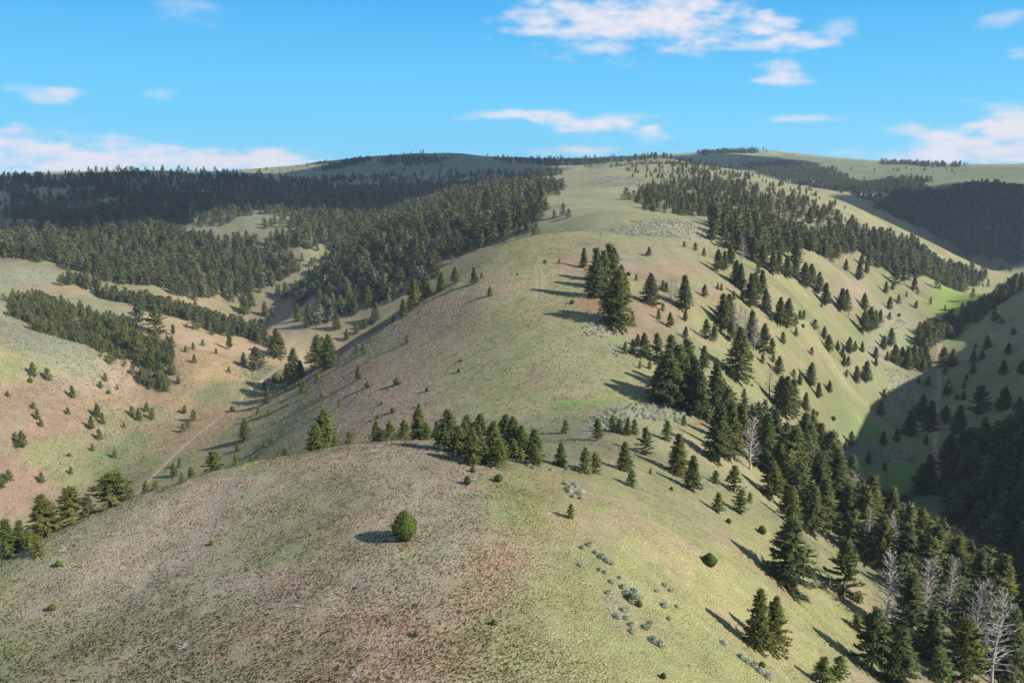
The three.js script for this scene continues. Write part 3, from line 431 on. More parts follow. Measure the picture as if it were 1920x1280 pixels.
const TREES = [
  ['fore', 'b', -15.6, 108.4, 4.5, 0.84], ['fore', 'b', 15.7, 96.7, 1.2, 1], ['fore', 'b', 16.7, 95.8, 1, 1], ['fore', 'b', 33.3, 95.4, 1, 1], ['fore', 'b', 16.8, 79.2, 0.8, 1],
  ['fore', 's', -79.8, 124.7, 3.7, 1.05], ['fore', 'b', -73.9, 120.2, 1.1, 1], ['fore', 'b', -48.1, 118.8, 0.8, 1], ['fore', 'b', -68.6, 108.7, 1.1, 1], ['fore', 'b', -11.1, 83.8, 0.8, 1],
  ['fore', 'b', -2.1, 85.5, 0.8, 1], ['forecrestfront', 'f', -12.3, 147.4, 8.1, 1.32], ['forecrestfront', 'f', -7.2, 139.7, 6.8, 1.32], ['forecrestfront', 'f', -3.5, 144.1, 7.6, 1.32], ['forecrestfront', 'f', -2.4, 139.2, 5.3, 1.32],
  ['forecrestfront', 'f', 0.2, 160.7, 6.8, 1.32], ['forecrestfront', 'f', 2, 158.4, 5.2, 1.32], ['forecrestfront', 'f', 4.3, 148, 6.2, 1.32], ['forecrestfront', 'f', 4.4, 143.1, 4.2, 1.32], ['forecrestfront', 's', 0.2, 147.5, 3.9, 1.32],
  ['forecrestfront', 's', 1.7, 146.3, 2.4, 1.32], ['forecrestfront', 'f', -6, 141.6, 5.2, 1.32], ['forecrestfront', 'f', -10.2, 146.2, 5.6, 1.32], ['forecrestfront', 'b', -6.9, 134.5, 1.2, 1], ['forecrestfront', 'b', -7.5, 128.3, 1.6, 1],
  ['forecrestfront', 'b', -2.3, 130.9, 1.5, 1], ['foreright', 'f', 9.3, 146.1, 4.6, 1.15], ['foreright', 's', 13.9, 143.3, 4.9, 1.15], ['foreright', 's', 16, 145, 4.3, 1.15], ['foreright', 'f', 23.1, 154.6, 6.2, 1.15],
  ['foreright', 's', 22.6, 142.7, 3.4, 1.15], ['foreright', 's', 9.2, 117.1, 2.3, 1.15], ['foreright', 's', 29.5, 161, 1.4, 1.15], ['foreright', 'b', 32.7, 154.2, 0.9, 1], ['foreright', 'f', 37.3, 170.3, 9.5, 1.15],
  ['foreright', 'f', 38.7, 161.7, 7.9, 1.15], ['foreright', 's', 42.6, 154.9, 4.3, 1.15], ['foreright', 's', 49.3, 161.8, 5.4, 1.15], ['foreright', 's', 52.3, 177.5, 6.4, 1.15], ['foreright', 's', 47.5, 176, 3.2, 1.15],
  ['foreright', 's', 55.6, 175.4, 2.5, 1.15], ['foreright', 'b', 32, 119.6, 2.2, 1], ['foreright', 'b', 52.4, 155.8, 1.9, 1], ['foreright', 'b', 43.9, 151.1, 1.2, 1], ['sadsage', 's', 14, 199.4, 3.6, 1.05],
  ['sadsage', 'f', 20.6, 184.5, 5.6, 1.05], ['sadsage', 's', 25.7, 196, 4.3, 1.05], ['sadsage', 's', 27.6, 195.8, 3.7, 1.05], ['sadsage', 'f', 29.3, 193.8, 4.6, 1.05], ['sadsage', 's', 31.3, 195.3, 4, 1.05],
  ['sadsage', 'p', 31.3, 178, 6.5, 1], ['sadsage', 's', 40, 196.9, 5.3, 1.05], ['sadsage', 's', 50.2, 223.9, 3.2, 1.05], ['foreslope', 'f', 51.1, 135.7, 13.9, 1.2], ['foreslope', 'p', 66.5, 146.6, 11.5, 1],
  ['foreslope', 'f', 34.7, 101.5, 9.3, 0.86], ['foreslope', 'f', 38.1, 105.1, 8.9, 0.84], ['foreslope', 's', 45, 103.4, 4.5, 1.2], ['foreslope', 's', 49.9, 109.2, 3.8, 1.2], ['foreslope', 'f', 59.7, 119.1, 11.3, 1.2],
  ['foreslope', 'f', 63.5, 117.1, 10.8, 1.2], ['foreslope', 'f', 76, 139.1, 14.7, 1.2], ['foreslope', 'f', 80, 137.9, 9.9, 1.2], ['foreslope', 'p', 83.2, 131.7, 13, 1], ['foreslope', 'f', 102.2, 191.3, 14.9, 1.2],
  ['foreslope', 'f', 69.2, 200.3, 10.8, 1.2], ['foreslope', 'f', 69, 185.8, 9.9, 1.2], ['foreslope', 'f', 78.8, 196.5, 13.1, 1.2], ['foreslope', 'f', 85.1, 204.4, 14.2, 1.2], ['foreslope', 's', 77.5, 129.7, 6.4, 1.2],
  ['foreslope', 's', 64.9, 136.5, 3.3, 1.2], ['foreslope', 's', 69.5, 146.5, 2.6, 1.2], ['foresnag', 'd', 72.1, 140, 16.4, 1], ['foresnag', 'd', 89.9, 158.8, 13.9, 1], ['foresnag', 'd', 98.5, 164.5, 16.7, 1],
  ['foresnag', 'd', 99.1, 154.5, 15.9, 1], ['foresnag', 'd', 92.6, 137.8, 19.3, 1], ['foresnag', 'd', 117.5, 180.6, 11.5, 1], ['foresnag', 'd', 104.1, 228.2, 13.8, 1], ['foresnag', 'd', 100.6, 196.8, 13.7, 1],
  ['foresnag', 'd', 66.5, 211.6, 15.5, 1], ['foresnag', 'd', 68.8, 150.6, 10, 1], ['foresnag', 'd', 94.9, 198, 13.7, 1], ['woodslope', 'f', 53.7, 198.6, 16.2, 1.05], ['woodslope', 'f', 59.9, 209, 16.1, 1.05],
  ['woodslope', 'f', 72.7, 218.9, 16.4, 1.05], ['woodslope', 'f', 85.2, 229.3, 17.3, 1.05], ['woodslope', 'f', 89.4, 231.5, 17.1, 1.05], ['woodslope', 'f', 86.1, 212, 18.4, 1.05], ['woodslope', 'f', 93.8, 218.6, 19.6, 1.05],
  ['woodslope', 'f', 105.1, 274.1, 19.3, 1.05], ['woodslope', 'p', 117.3, 282.8, 19.9, 1], ['woodslope', 'f', 106.5, 222.3, 16.5, 1.05], ['woodslope', 'f', 96.7, 205.7, 15.7, 1.05], ['woodslope', 'p', 114.9, 227.1, 14.5, 1],
  ['woodslope', 'p', 151, 288.1, 19.3, 1], ['woodslope', 'f', 92.5, 206.6, 14.1, 1.05], ['woodslope', 'f', 96.6, 193.6, 14.4, 1.05], ['woodslope', 'f', 68.4, 227.4, 13.2, 1.05], ['woodslope', 'f', 78.1, 241.5, 13, 1.05],
  ['woodslope', 'f', 89.7, 260.4, 14.4, 1.05], ['woodslope', 'f', 92.3, 256.3, 13.1, 1.05], ['woodslope', 'f', 97.7, 261.1, 14.2, 1.05], ['woodslope', 'f', 62.1, 222.1, 12.9, 1.05], ['woodslope', 'f', 119.3, 303.8, 15.5, 1.05],
  ['woodslope', 'f', 122, 301.7, 16.8, 1.05], ['woodslope', 'f', 76.6, 216.7, 11.6, 1.05], ['woodslope', 'f', 128.3, 300.1, 17.8, 1.05], ['woodslope', 'f', 136.5, 303.2, 17.2, 1.05], ['woodslope', 'f', 113.6, 207.2, 14.7, 1.05],
  ['woodslope', 'f', 111.7, 195, 15.2, 1.05], ['woodslope', 'f', 116.7, 193.3, 14.8, 1.05], ['woodslope', 'f', 120.1, 188.9, 15.5, 1.05], ['woodslope', 'f', 125.1, 187.4, 17.8, 1.05], ['woodslope', 'f', 114, 162.3, 19.7, 1.05],
  ['woodslope', 'f', 98.1, 142.2, 16.3, 1.05], ['woodslope', 'f', 103.3, 174.1, 13.1, 1.05], ['woodslope', 'f', 175.1, 255.4, 21.1, 1.05], ['sadclump', 'f', 48.6, 240.5, 18.1, 1.05], ['sadclump', 'f', 52, 244, 19.3, 1.05],
  ['sadclump', 'f', 47.5, 245.1, 12.5, 1.05], ['sadclump', 'f', 46.9, 247.6, 10.9, 1.05], ['sadclump', 'f', 55, 245.2, 15.3, 1.05], ['sadclump', 'f', 56.9, 241.3, 16.8, 1.05], ['sadclump', 'f', 58.3, 238.5, 14.7, 1.05],
  ['sadclump', 'p', 64, 282.3, 13.1, 1], ['sadclump', 'p', 57.1, 279.6, 12.5, 1], ['sadclump', 'f', 73.2, 296.7, 9.2, 1.05], ['sadclump', 'f', 70.2, 266.4, 14.4, 1.05], ['sadclump', 'f', 74.4, 272.1, 9.3, 1.05],
  ['sadclump', 'f', 56.4, 258.6, 16.4, 1.05], ['sadclump', 's', 60.4, 237.6, 4.8, 1.05], ['sadclump', 'f', 60.4, 258.6, 14.6, 1.05], ['sadclump', 'f', 52.4, 254.9, 15.1, 1.05], ['sadnorth', 'f', 47.5, 281.2, 9.2, 1.05],
  ['sadnorth', 'p', 52.9, 284.5, 9.5, 1], ['sadnorth', 's', 43.6, 282.5, 5.1, 1.05], ['sadnorth', 's', 40.6, 280.3, 4.3, 1.05], ['sadnorth', 's', 44.3, 269.5, 2.7, 1.05], ['sadnorth', 's', 48, 271.3, 3.1, 1.05],
  ['sadnorth', 'f', 46.8, 290.9, 4.9, 1.05], ['gullyone', 'f', 90.2, 309.3, 21.2, 1.05], ['gullyone', 'd', 112.9, 364.4, 15.6, 1], ['gullyone', 'f', 118.6, 367.8, 14.3, 1.05], ['gullyone', 'f', 123.8, 372.2, 8.3, 1.05],
  ['gullyone', 's', 107.5, 350.6, 4.9, 1.05], ['gullyone', 's', 115.7, 359.6, 4.5, 1.05], ['gullyone', 's', 123.2, 367.3, 3.9, 1.05], ['gullyone', 'f', 123.8, 360.4, 8.9, 1.05], ['gullyone', 'd', 106.2, 318.5, 13.1, 1],
  ['gullyone', 'f', 109.7, 315.5, 14, 1.05], ['gullyone', 'f', 111.7, 313.5, 17, 1.05], ['gullyone', 'f', 118.1, 325, 14.4, 1.05], ['gullyone', 'f', 113.2, 371.2, 13.8, 1.05], ['gullyone', 'f', 97.3, 364, 15.9, 1.05],
  ['gullyone', 'f', 101.4, 370.2, 14.2, 1.05], ['gullyone', 'd', 103.8, 367.4, 14.1, 1], ['gullyone', 'd', 106.9, 369.4, 13.2, 1], ['gullyone', 'd', 109.5, 369.5, 13.2, 1], ['gullyone', 'f', 99.8, 357.4, 9.9, 1.05],
  ['gullyone', 's', 120.1, 412.9, 5, 1.05], ['midright', 'f', 147.5, 382.5, 11.4, 1.05], ['midright', 'f', 150.6, 379.1, 7.8, 1.05], ['midright', 'f', 137.9, 371, 6.3, 1.05], ['midright', 's', 135, 372, 3.9, 1.05],
  ['midright', 'f', 133.7, 350.7, 8.3, 1.05], ['midright', 's', 137.1, 349.3, 5, 1.05], ['midright', 'b', 142.6, 359.1, 2.3, 1], ['midright', 's', 137.2, 396.5, 5.8, 1.05], ['midright', 'f', 160.8, 391.7, 5.9, 1.05],
  ['midright', 's', 136.3, 334.1, 4.4, 1.05], ['midright', 's', 156, 406.3, 4.3, 1.05], ['midright', 'f', 184.5, 455.8, 9.8, 1.05], ['midright', 's', 134.7, 409.3, 3.9, 1.05], ['midright', 's', 153.6, 425.8, 5.6, 1.05],
  ['midright', 's', 163.7, 447.9, 5.5, 1.05], ['midright', 's', 169.2, 456.9, 5.3, 1.05], ['midright', 's', 149.1, 411.5, 4.8, 1.05], ['midright', 's', 178.4, 462.8, 6.1, 1.05], ['midright', 'f', 185.7, 466.5, 7.7, 1.05],
  ['midright', 'b', 162.3, 438.3, 2.4, 1], ['midright', 'f', 140.2, 412, 13.8, 1.05], ['midright', 'f', 145.6, 415.3, 14.5, 1.05], ['midright', 'b', 157, 374.6, 2.4, 1], ['pinkclump', 'f', 35.5, 394.1, 9.7, 1.05],
  ['pinkclump', 'f', 35.4, 339.1, 21.2, 1.05], ['pinkclump', 'd', 40.1, 364.8, 15.1, 1], ['pinkclump', 'f', 40.9, 354.2, 17.1, 1.05], ['pinkclump', 'p', 45.6, 365.2, 17.6, 1], ['pinkclump', 'p', 50.8, 393.5, 10.5, 1],
  ['pinkclump', 'f', 48.6, 354.5, 11.9, 1.05], ['pinkclump', 's', 39.3, 339.4, 5.1, 1.05], ['pinkclump', 'f', 41, 307.2, 22.1, 1.05], ['pinkclump', 'f', 40, 312.4, 17.4, 1.05], ['pinkclump', 'f', 47.5, 335.8, 12.7, 1.05],
  ['pinkclump', 's', 48.4, 316.1, 4.3, 1.05], ['pinkclump', 's', 59.3, 379.6, 3.3, 1.05], ['pinkclump', 'b', 56.8, 387.5, 2.3, 1], ['pinkclump', 'b', 25.2, 330.5, 2, 1], ['pinkclump', 's', 23.4, 397.6, 2.7, 1.05],
  ['pinkclump', 'b', 16.5, 398.5, 2.1, 1], ['pinkright', 'f', 60.3, 345.1, 13.5, 1.1], ['pinkright', 'f', 78, 357.8, 15.3, 1.1], ['pinkright', 'd', 72.8, 362.6, 9.8, 1], ['pinkright', 'd', 74.7, 362.5, 9.8, 1],
  ['pinkright', 's', 70.8, 372.5, 4.5, 1.1], ['pinkright', 's', 72.2, 370.5, 4.8, 1.1], ['pinkright', 'f', 93, 382.6, 6.2, 1.1], ['pinkright', 's', 104.7, 403.9, 3.5, 1.1], ['pinkright', 's', 107, 405.4, 3.6, 1.1],
  ['pinkright', 'f', 73.1, 427.1, 5.1, 1.1], ['pinkright', 's', 100.9, 469.9, 3.4, 1.1], ['pinkright', 's', 108, 472, 4.7, 1.1], ['pinkright', 's', 111.2, 463.7, 4.9, 1.1], ['pinkright', 'f', 65.1, 324.2, 6.2, 1.1],
  ['pinkright', 'f', 76.1, 345.7, 5.5, 1.1], ['pinkright', 's', 61.2, 328.6, 4.1, 1.1], ['pinkright', 's', 65.4, 342, 3.5, 1.1], ['pinkright', 'f', 70.7, 319, 5.1, 1.1], ['pinkright', 'p', 83, 334.9, 8.6, 1],
  ['pinkright', 'p', 87, 337.9, 7, 1], ['pinkright', 's', 112.9, 402.9, 4.6, 1.1], ['gullytwo', 'f', 113.7, 440.6, 12.3, 1.05], ['gullytwo', 'f', 119.2, 447.8, 10.8, 1.05], ['gullytwo', 'f', 121.7, 431.9, 12.7, 1.05],
  ['gullytwo', 'f', 122.9, 427.6, 13.2, 1.05], ['gullytwo', 'f', 123.4, 409.1, 17.2, 1.05], ['gullytwo', 'f', 129.8, 422.6, 14.8, 1.05], ['gullytwo', 'f', 136.5, 433.5, 13.4, 1.05], ['gullytwo', 'f', 133.5, 416, 11.9, 1.05],
  ['gullytwo', 'd', 142.7, 495.1, 16.4, 1], ['gullytwo', 'f', 154.9, 513.8, 15.7, 1.05], ['gullytwo', 's', 146.7, 474.6, 7, 1.05], ['gullytwo', 'f', 165.8, 507.8, 14.2, 1.05], ['gullytwo', 'f', 173.1, 517.4, 13.8, 1.05],
  ['gullytwo', 'f', 190.7, 537, 15.1, 1.05], ['gullytwo', 'f', 197.7, 537.5, 15.9, 1.05], ['gullytwo', 'f', 205.3, 546.1, 15.4, 1.05], ['gullytwo', 'f', 213.1, 537.3, 15.3, 1.05], ['gullytwo', 's', 206.2, 525.9, 3.9, 1.05],
  ['gullytwo', 'f', 226.4, 609.9, 14.5, 1.05], ['gullytwo', 'f', 200.5, 564.7, 15.8, 1.05], ['gullytwo', 'f', 181.2, 525.4, 14.1, 1.05], ['gullytwo', 'f', 210.9, 545.5, 14.7, 1.05], ['gullytwo', 'f', 160.2, 510.3, 14.3, 1.05],
  ['gullytwo', 'f', 128.4, 469.3, 12.5, 1.05], ['farright', 'f', 252.9, 554.9, 17.5, 1.05], ['farright', 'f', 243.7, 544.3, 16.5, 1.05], ['farright', 'f', 261.2, 565.3, 13.2, 1.05], ['farright', 'f', 271.2, 580.1, 9.6, 1.05],
  ['farright', 's', 285.9, 596.5, 5.7, 1.05], ['farright', 'b', 332.4, 676.7, 3.2, 1], ['farright', 'f', 323.4, 676.4, 11.5, 1.05], ['farright', 's', 343.2, 702.1, 8.1, 1.05], ['farright', 's', 362.2, 707.7, 6.8, 1.05],
  ['farright', 's', 361.1, 724.8, 4.9, 1.05], ['farright', 'f', 332.9, 706.1, 11, 1.05], ['farright', 'f', 346.9, 723.1, 7.8, 1.05], ['farright', 'f', 300.5, 688.8, 16.6, 1.05], ['farright', 'f', 321.1, 733, 11.2, 1.05],
  ['farright', 'f', 332, 744.3, 12.4, 1.05], ['farright', 'f', 346.4, 754.7, 10.1, 1.05], ['farright', 'f', 286.8, 685.2, 10.1, 1.05], ['farright', 'f', 320.9, 721.2, 10.1, 1.05], ['farright', 'f', 380.5, 750.8, 13.7, 1.05],
  ['farright', 'p', 358, 740.8, 17.4, 1], ['farright', 'f', 256.4, 575.2, 12.1, 1.05], ['farright', 'f', 228.3, 547.7, 16, 1.05], ['farright', 'f', 234.4, 554.6, 14.3, 1.05], ['farright', 'd', 234.4, 548, 7.5, 1],
  ['farright', 'f', 210.3, 487.3, 9.8, 1.05], ['farright', 'f', 216.5, 493.3, 6.9, 1.05], ['farright', 'f', 198.4, 475.9, 6.3, 1.05], ['farright', 'f', 201.4, 475.3, 6.6, 1.05], ['farright', 'f', 198.8, 465.7, 7.5, 1.05],
  ['farright', 'f', 203.9, 472.3, 6.3, 1.05], ['farright', 's', 195.1, 452.8, 4.5, 1.05], ['farright', 'f', 206.7, 465.1, 10.2, 1.05], ['farright', 'f', 217.7, 476.6, 12.5, 1.05], ['farright', 'f', 223.5, 498.4, 6.6, 1.05],
  ['farright', 'f', 233.1, 499.9, 7.3, 1.05], ['farright', 'f', 231.2, 494.2, 5.2, 1.05], ['farright', 'f', 259.9, 546.6, 9.5, 1.05], ['farright', 'f', 271.1, 560.2, 13.2, 1.05], ['farright', 'f', 243.2, 505.5, 6.7, 1.05],
  ['floortrees', 'f', 256.9, 523.1, 13.2, 1.15], ['floortrees', 'f', 263.7, 527.2, 13.3, 1.15], ['floortrees', 'f', 266, 524.1, 15.1, 1.15], ['floortrees', 'f', 275.7, 534.6, 16.1, 1.15], ['floortrees', 'f', 284.1, 543.7, 15.6, 1.15],
  ['floortrees', 'f', 294.1, 553.9, 15.1, 1.15], ['floortrees', 'f', 279.5, 528.9, 9.7, 1.15], ['floortrees', 'f', 216.4, 451.2, 9.4, 1.15], ['floortrees', 's', 229.2, 475.5, 5.1, 1.15], ['floortrees', 'f', 164.5, 369.7, 7.8, 1.15],
  ['floortrees', 'f', 197, 404.8, 6.8, 1.15], ['floortrees', 'f', 206.9, 410.2, 6.6, 1.15], ['floortrees', 'f', 219, 403.5, 5.3, 1.15], ['floortrees', 'f', 218, 419.4, 14, 1.15], ['floortrees', 'f', 247.2, 463.3, 15.3, 1.15],
  ['floortrees', 'f', 234.2, 429.7, 18, 1.15], ['floortrees', 's', 262.5, 499.9, 3.9, 1.15], ['floortrees', 'f', 267.6, 498.1, 6.7, 1.15], ['floortrees', 'f', 146.2, 339.6, 5.5, 1.15], ['floortrees', 's', 156.8, 358.3, 4.2, 1.15],
  ['floortrees', 'f', 173.4, 369.1, 6.5, 1.15], ['floortrees', 's', 185.8, 377.5, 4.5, 1.15], ['righthill', 'p', 260, 428.1, 16.6, 1], ['righthill', 'f', 261, 408.5, 12.6, 1.2], ['righthill', 'f', 254.1, 385.5, 8.9, 1.2],
  ['righthill', 'f', 295.9, 467.9, 9.2, 1.2], ['righthill', 'f', 317, 499, 7.7, 1.2], ['righthill', 'f', 294, 448.2, 8.8, 1.2], ['righthill', 'f', 331.9, 545.5, 11, 1.2], ['righthill', 'f', 313.5, 520.1, 6.9, 1.2],
  ['righthill', 'f', 309.3, 522.3, 9.9, 1.2], ['righthill', 'f', 295.6, 498.4, 7.4, 1.2], ['righthill', 's', 334, 563, 4.7, 1.2], ['righthill', 'f', 347.5, 543.8, 6.8, 1.2], ['righthill', 's', 287.5, 490.6, 4.5, 1.2],
  ['righthill', 's', 281, 480.7, 4.8, 1.2], ['righthill', 'f', 273.8, 467.7, 6, 1.2], ['righthill', 'b', 272.9, 472.8, 3, 1], ['righthill', 's', 278.9, 495.1, 3.9, 1.2], ['righthill', 'f', 271.7, 483.6, 6.2, 1.2],
  ['righthill', 's', 273.6, 482.1, 5.2, 1.2], ['righthill', 'f', 303.8, 548.6, 14.2, 1.2], ['righthill', 'f', 306.2, 541, 12.5, 1.2], ['righthill', 's', 289.7, 519.6, 5.5, 1.2], ['righthill', 'f', 236.7, 405.5, 15.3, 1.2],
  ['righthill', 'f', 251.8, 445.9, 10.3, 1.2], ['righthill', 'f', 224.8, 375, 12.6, 1.2], ['righthill', 'f', 373.5, 608.7, 12.5, 1.2], ['righthill', 's', 369, 591.9, 5.7, 1.2], ['rightdark', 'f', 212.1, 369.2, 19.1, 1.05],
  ['rightdark', 'f', 217.9, 369, 16.8, 1.05], ['rightdark', 'f', 211.8, 344.4, 23, 1.05], ['rightdark', 'f', 216.4, 340.8, 23, 1.05], ['rightdark', 'f', 221.3, 339.6, 23, 1.05], ['rightdark', 'f', 226.1, 339, 23, 1.05],
  ['rightdark', 'f', 222.6, 360.1, 18.5, 1.05], ['rightdark', 'f', 202.1, 335, 22, 1.05], ['rightdark', 'f', 196.7, 309.6, 23, 1.05], ['rightdark', 'f', 200.6, 302, 23, 1.05], ['rightdark', 'f', 195.2, 287, 23, 1.05],
  ['rightdark', 'f', 208.6, 323.4, 23, 1.05], ['rightdark', 'f', 200.5, 351.1, 15.8, 1.05], ['rightdark', 'f', 200.4, 363, 16.8, 1.05], ['rightdark', 'f', 195, 359.7, 14.8, 1.05], ['rightdark', 'f', 209.1, 356.5, 17.5, 1.05],
  ['rightdark', 'f', 213.3, 320.6, 23, 1.05], ['crestleft', 'f', -18.4, 386.7, 8.1, 1.05], ['crestleft', 's', -15, 392, 2.9, 1.05], ['crestleft', 'f', -9.9, 351, 4.5, 1.05], ['crestleft', 's', -46.8, 349, 3.9, 1.05],
  ['crestleft', 'f', -50.4, 405.7, 14.9, 1.05], ['crestleft', 'f', -55.2, 400.2, 8.8, 1.05], ['crestleft', 'f', -45.1, 413.5, 12.8, 1.05], ['crestleft', 'f', -35.8, 403.5, 9.8, 1.05], ['crestleft', 'f', -29.1, 405.4, 8.4, 1.05],
  ['crestleft', 's', -61, 404, 3.1, 1.05], ['crestleft', 'f', -101.9, 578, 9.9, 1.05], ['crestleft', 'f', -108.1, 577.4, 7.6, 1.05], ['crestleft', 'f', -114.1, 575.1, 7.5, 1.05], ['crestleft', 'f', -120.6, 571.6, 8.3, 1.05],
  ['flank', 's', -77.8, 390.3, 4.6, 1.05], ['flank', 's', -71.7, 377.8, 5.5, 1.05], ['flank', 'f', -65.7, 331.5, 6.1, 1.05], ['flank', 'b', -56.7, 304.8, 2.8, 1], ['flank', 'b', -43.2, 290.8, 2.9, 1],
  ['flank', 'b', -29.6, 270.2, 1.7, 1], ['flank', 'b', -46.3, 274, 1.4, 1], ['flank', 'b', -40.2, 259.9, 1.9, 1], ['flank', 'b', -30.9, 255.1, 1.5, 1], ['flank', 'b', -45.3, 259.7, 1.5, 1],
  ['flank', 'b', -19.1, 290.7, 1.2, 1], ['flank', 'b', -19.2, 280.1, 1.6, 1], ['flank', 'b', 2.5, 378.5, 1.3, 1], ['flank', 'p', -99.6, 367.7, 8.9, 1], ['flank', 's', -95.5, 380.1, 5.7, 1.05],
  ['flank', 's', -67.3, 299.1, 3.2, 1.05], ['flank', 's', -121.4, 414.3, 2.7, 1.05], ['flank', 'b', -85.1, 345.1, 2, 1], ['flank', 'f', -128.5, 405.5, 9, 1.05], ['flank', 's', -128.5, 389, 4.2, 1.05],
  ['flank', 's', -118.6, 374, 3.5, 1.05], ['flank', 'f', -121.8, 348.6, 10.4, 1.05], ['flank', 'b', -121.2, 337.2, 3.2, 1], ['flank', 'b', -101.2, 312.3, 2.3, 1], ['flank', 'b', -98.2, 313.1, 1.6, 1],
  ['flank', 'f', -148.6, 332.3, 6.4, 1.05], ['flank', 's', -149.9, 341.9, 4.6, 1.05], ['flank', 's', -61.8, 141.3, 2.1, 1.05], ['valleyL', 'b', -151.2, 416.2, 3.3, 1], ['valleyL', 's', -143.7, 448.5, 4.5, 1.15],
  ['valleyL', 'b', -138.4, 455.1, 6.1, 1], ['valleyL', 'p', -156.2, 476.3, 14.4, 1], ['valleyL', 'f', -158.6, 527.2, 19.8, 1.15], ['valleyL', 'f', -167, 484.7, 7.8, 1.15], ['valleyL', 'f', -123.4, 439.7, 19.2, 1.15],
  ['valleyL', 'f', -132.3, 454.7, 9.6, 1.15], ['valleyL', 'f', -117.1, 428.8, 10.9, 1.15], ['valleyL', 'f', -105, 421.7, 18.6, 1.15], ['valleyL', 'f', -94.5, 402.1, 16.9, 1.15], ['valleyL', 's', -181.9, 427.2, 4.6, 1.15],
  ['valleyL', 's', -172.4, 415.5, 6.3, 1.15], ['valleyL', 's', -171.3, 404.5, 5, 1.15], ['valleyL', 's', -171.2, 398.1, 4.9, 1.15], ['valleyL', 'f', -105.6, 434.6, 14.6, 1.15], ['pinkL', 's', -253.4, 410.8, 7.2, 1.1],
  ['pinkL', 's', -247.6, 413.4, 6.7, 1.1], ['pinkL', 'b', -251.3, 404.1, 2.9, 1], ['pinkL', 's', -231.9, 441.9, 5, 1.1], ['pinkL', 's', -230.3, 432.9, 4.3, 1.1], ['pinkL', 's', -224.3, 439.5, 2.8, 1.1],
  ['pinkL', 'b', -225.3, 431.2, 2.5, 1], ['pinkL', 's', -232.7, 408.8, 6.7, 1.1], ['pinkL', 's', -250.6, 383.6, 3, 1.1], ['pinkL', 's', -238.3, 383, 3.6, 1.1], ['pinkL', 's', -226.6, 392, 4, 1.1],
  ['pinkL', 's', -232.7, 376.2, 5.2, 1.1], ['pinkL', 's', -228.7, 372, 4, 1.1], ['pinkL', 'f', -216.8, 401.4, 7.5, 1.1], ['pinkL', 's', -211.7, 396.4, 6, 1.1], ['pinkL', 'f', -212.9, 387.3, 7, 1.1],
  ['pinkL', 's', -206.2, 416.8, 5.1, 1.1], ['pinkL', 'f', -200.8, 412.8, 6.9, 1.1], ['pinkL', 's', -202, 425.3, 5.2, 1.1], ['pinkL', 's', -196, 418, 6.3, 1.1], ['pinkL', 'f', -227.7, 354.3, 8, 1.1],
  ['pinkL', 's', -233, 358.2, 2.6, 1.1], ['pinkL', 's', -205.7, 380.5, 5.6, 1.1], ['pinkL', 's', -203.3, 368.7, 3.8, 1.1], ['pinkL', 'b', -209.7, 359.7, 1.9, 1], ['pinkL', 's', -191.3, 365.9, 4.6, 1.1],
  ['pinkL', 's', -203, 348.1, 3.4, 1.1], ['pinkL', 's', -223.8, 336, 5.3, 1.1], ['pinkL', 's', -211.8, 339.9, 4.8, 1.1], ['pinkL', 'f', -224.7, 331.8, 6.5, 1.1], ['pinkL', 's', -202.5, 399.5, 3.2, 1.1],
  ['sandy', 'p', -188.9, 523.5, 11.3, 1], ['sandy', 's', -168.8, 463.1, 3.6, 1.1], ['sandy', 's', -188.3, 496.7, 3.8, 1.1], ['sandy', 'p', -223.5, 517.7, 7.2, 1], ['sandy', 'p', -231.9, 511.7, 19, 1.3],
  ['sandy', 'p', -252.2, 531.8, 13.1, 1.4], ['sandy', 's', -201.8, 494.6, 4.8, 1.1], ['sandy', 's', -202.5, 512.3, 4.3, 1.1], ['sandy', 's', -209.5, 547.5, 5.3, 1.1], ['sandy', 's', -226.5, 547.3, 3.4, 1.1],
  ['sandy', 's', -213.7, 491.2, 6.8, 1.1], ['sandy', 's', -202.8, 485.3, 4.1, 1.1], ['sandy', 's', -191, 468.2, 5.3, 1.1], ['sandy', 'f', -238.5, 480.4, 14.7, 1.1], ['sandy', 'f', -227, 471.5, 16.4, 1.1],
  ['sandy', 'f', -215.1, 463.6, 13.6, 1.1], ['gulchslope', 'f', -171.3, 629.2, 13.4, 1.05], ['gulchslope', 'f', -155.6, 602.3, 17.8, 1.05], ['gulchslope', 'f', -130.9, 586.4, 13.7, 1.05], ['gulchslope', 'f', -233.9, 746.9, 12.8, 1.05],
  ['gulchslope', 'f', -253.4, 747.9, 17.9, 1.05], ['gulchslope', 'b', -233.3, 729.1, 5, 1], ['gulchslope', 's', -223.5, 721.2, 6, 1.05], ['gulchslope', 's', -225.3, 740.1, 8.6, 1.05], ['gulchslope', 'f', -252.9, 764.9, 15.6, 1.05],
  ['gulchslope', 'f', -221.4, 773.6, 15.7, 1.05], ['gulchslope', 'f', -155.4, 639.7, 14.8, 1.05], ['gulchslope', 'f', -131.8, 631.4, 15.4, 1.05], ['gulchslope', 'f', -109.7, 602.2, 16.4, 1.05], ['gulchslope', 'f', -100.3, 580.8, 13.5, 1.05],
  ['gulchslope', 'd', -160, 680.3, 12.9, 1], ['gulchslope', 'f', -200.1, 742.3, 13.1, 1.05], ['gulchslope', 'f', -119.4, 598.6, 12.3, 1.05], ['gulchslope', 'f', -142.1, 661.1, 15.1, 1.05], ['gulchslope', 'f', -97.4, 602.6, 17.1, 1.05],
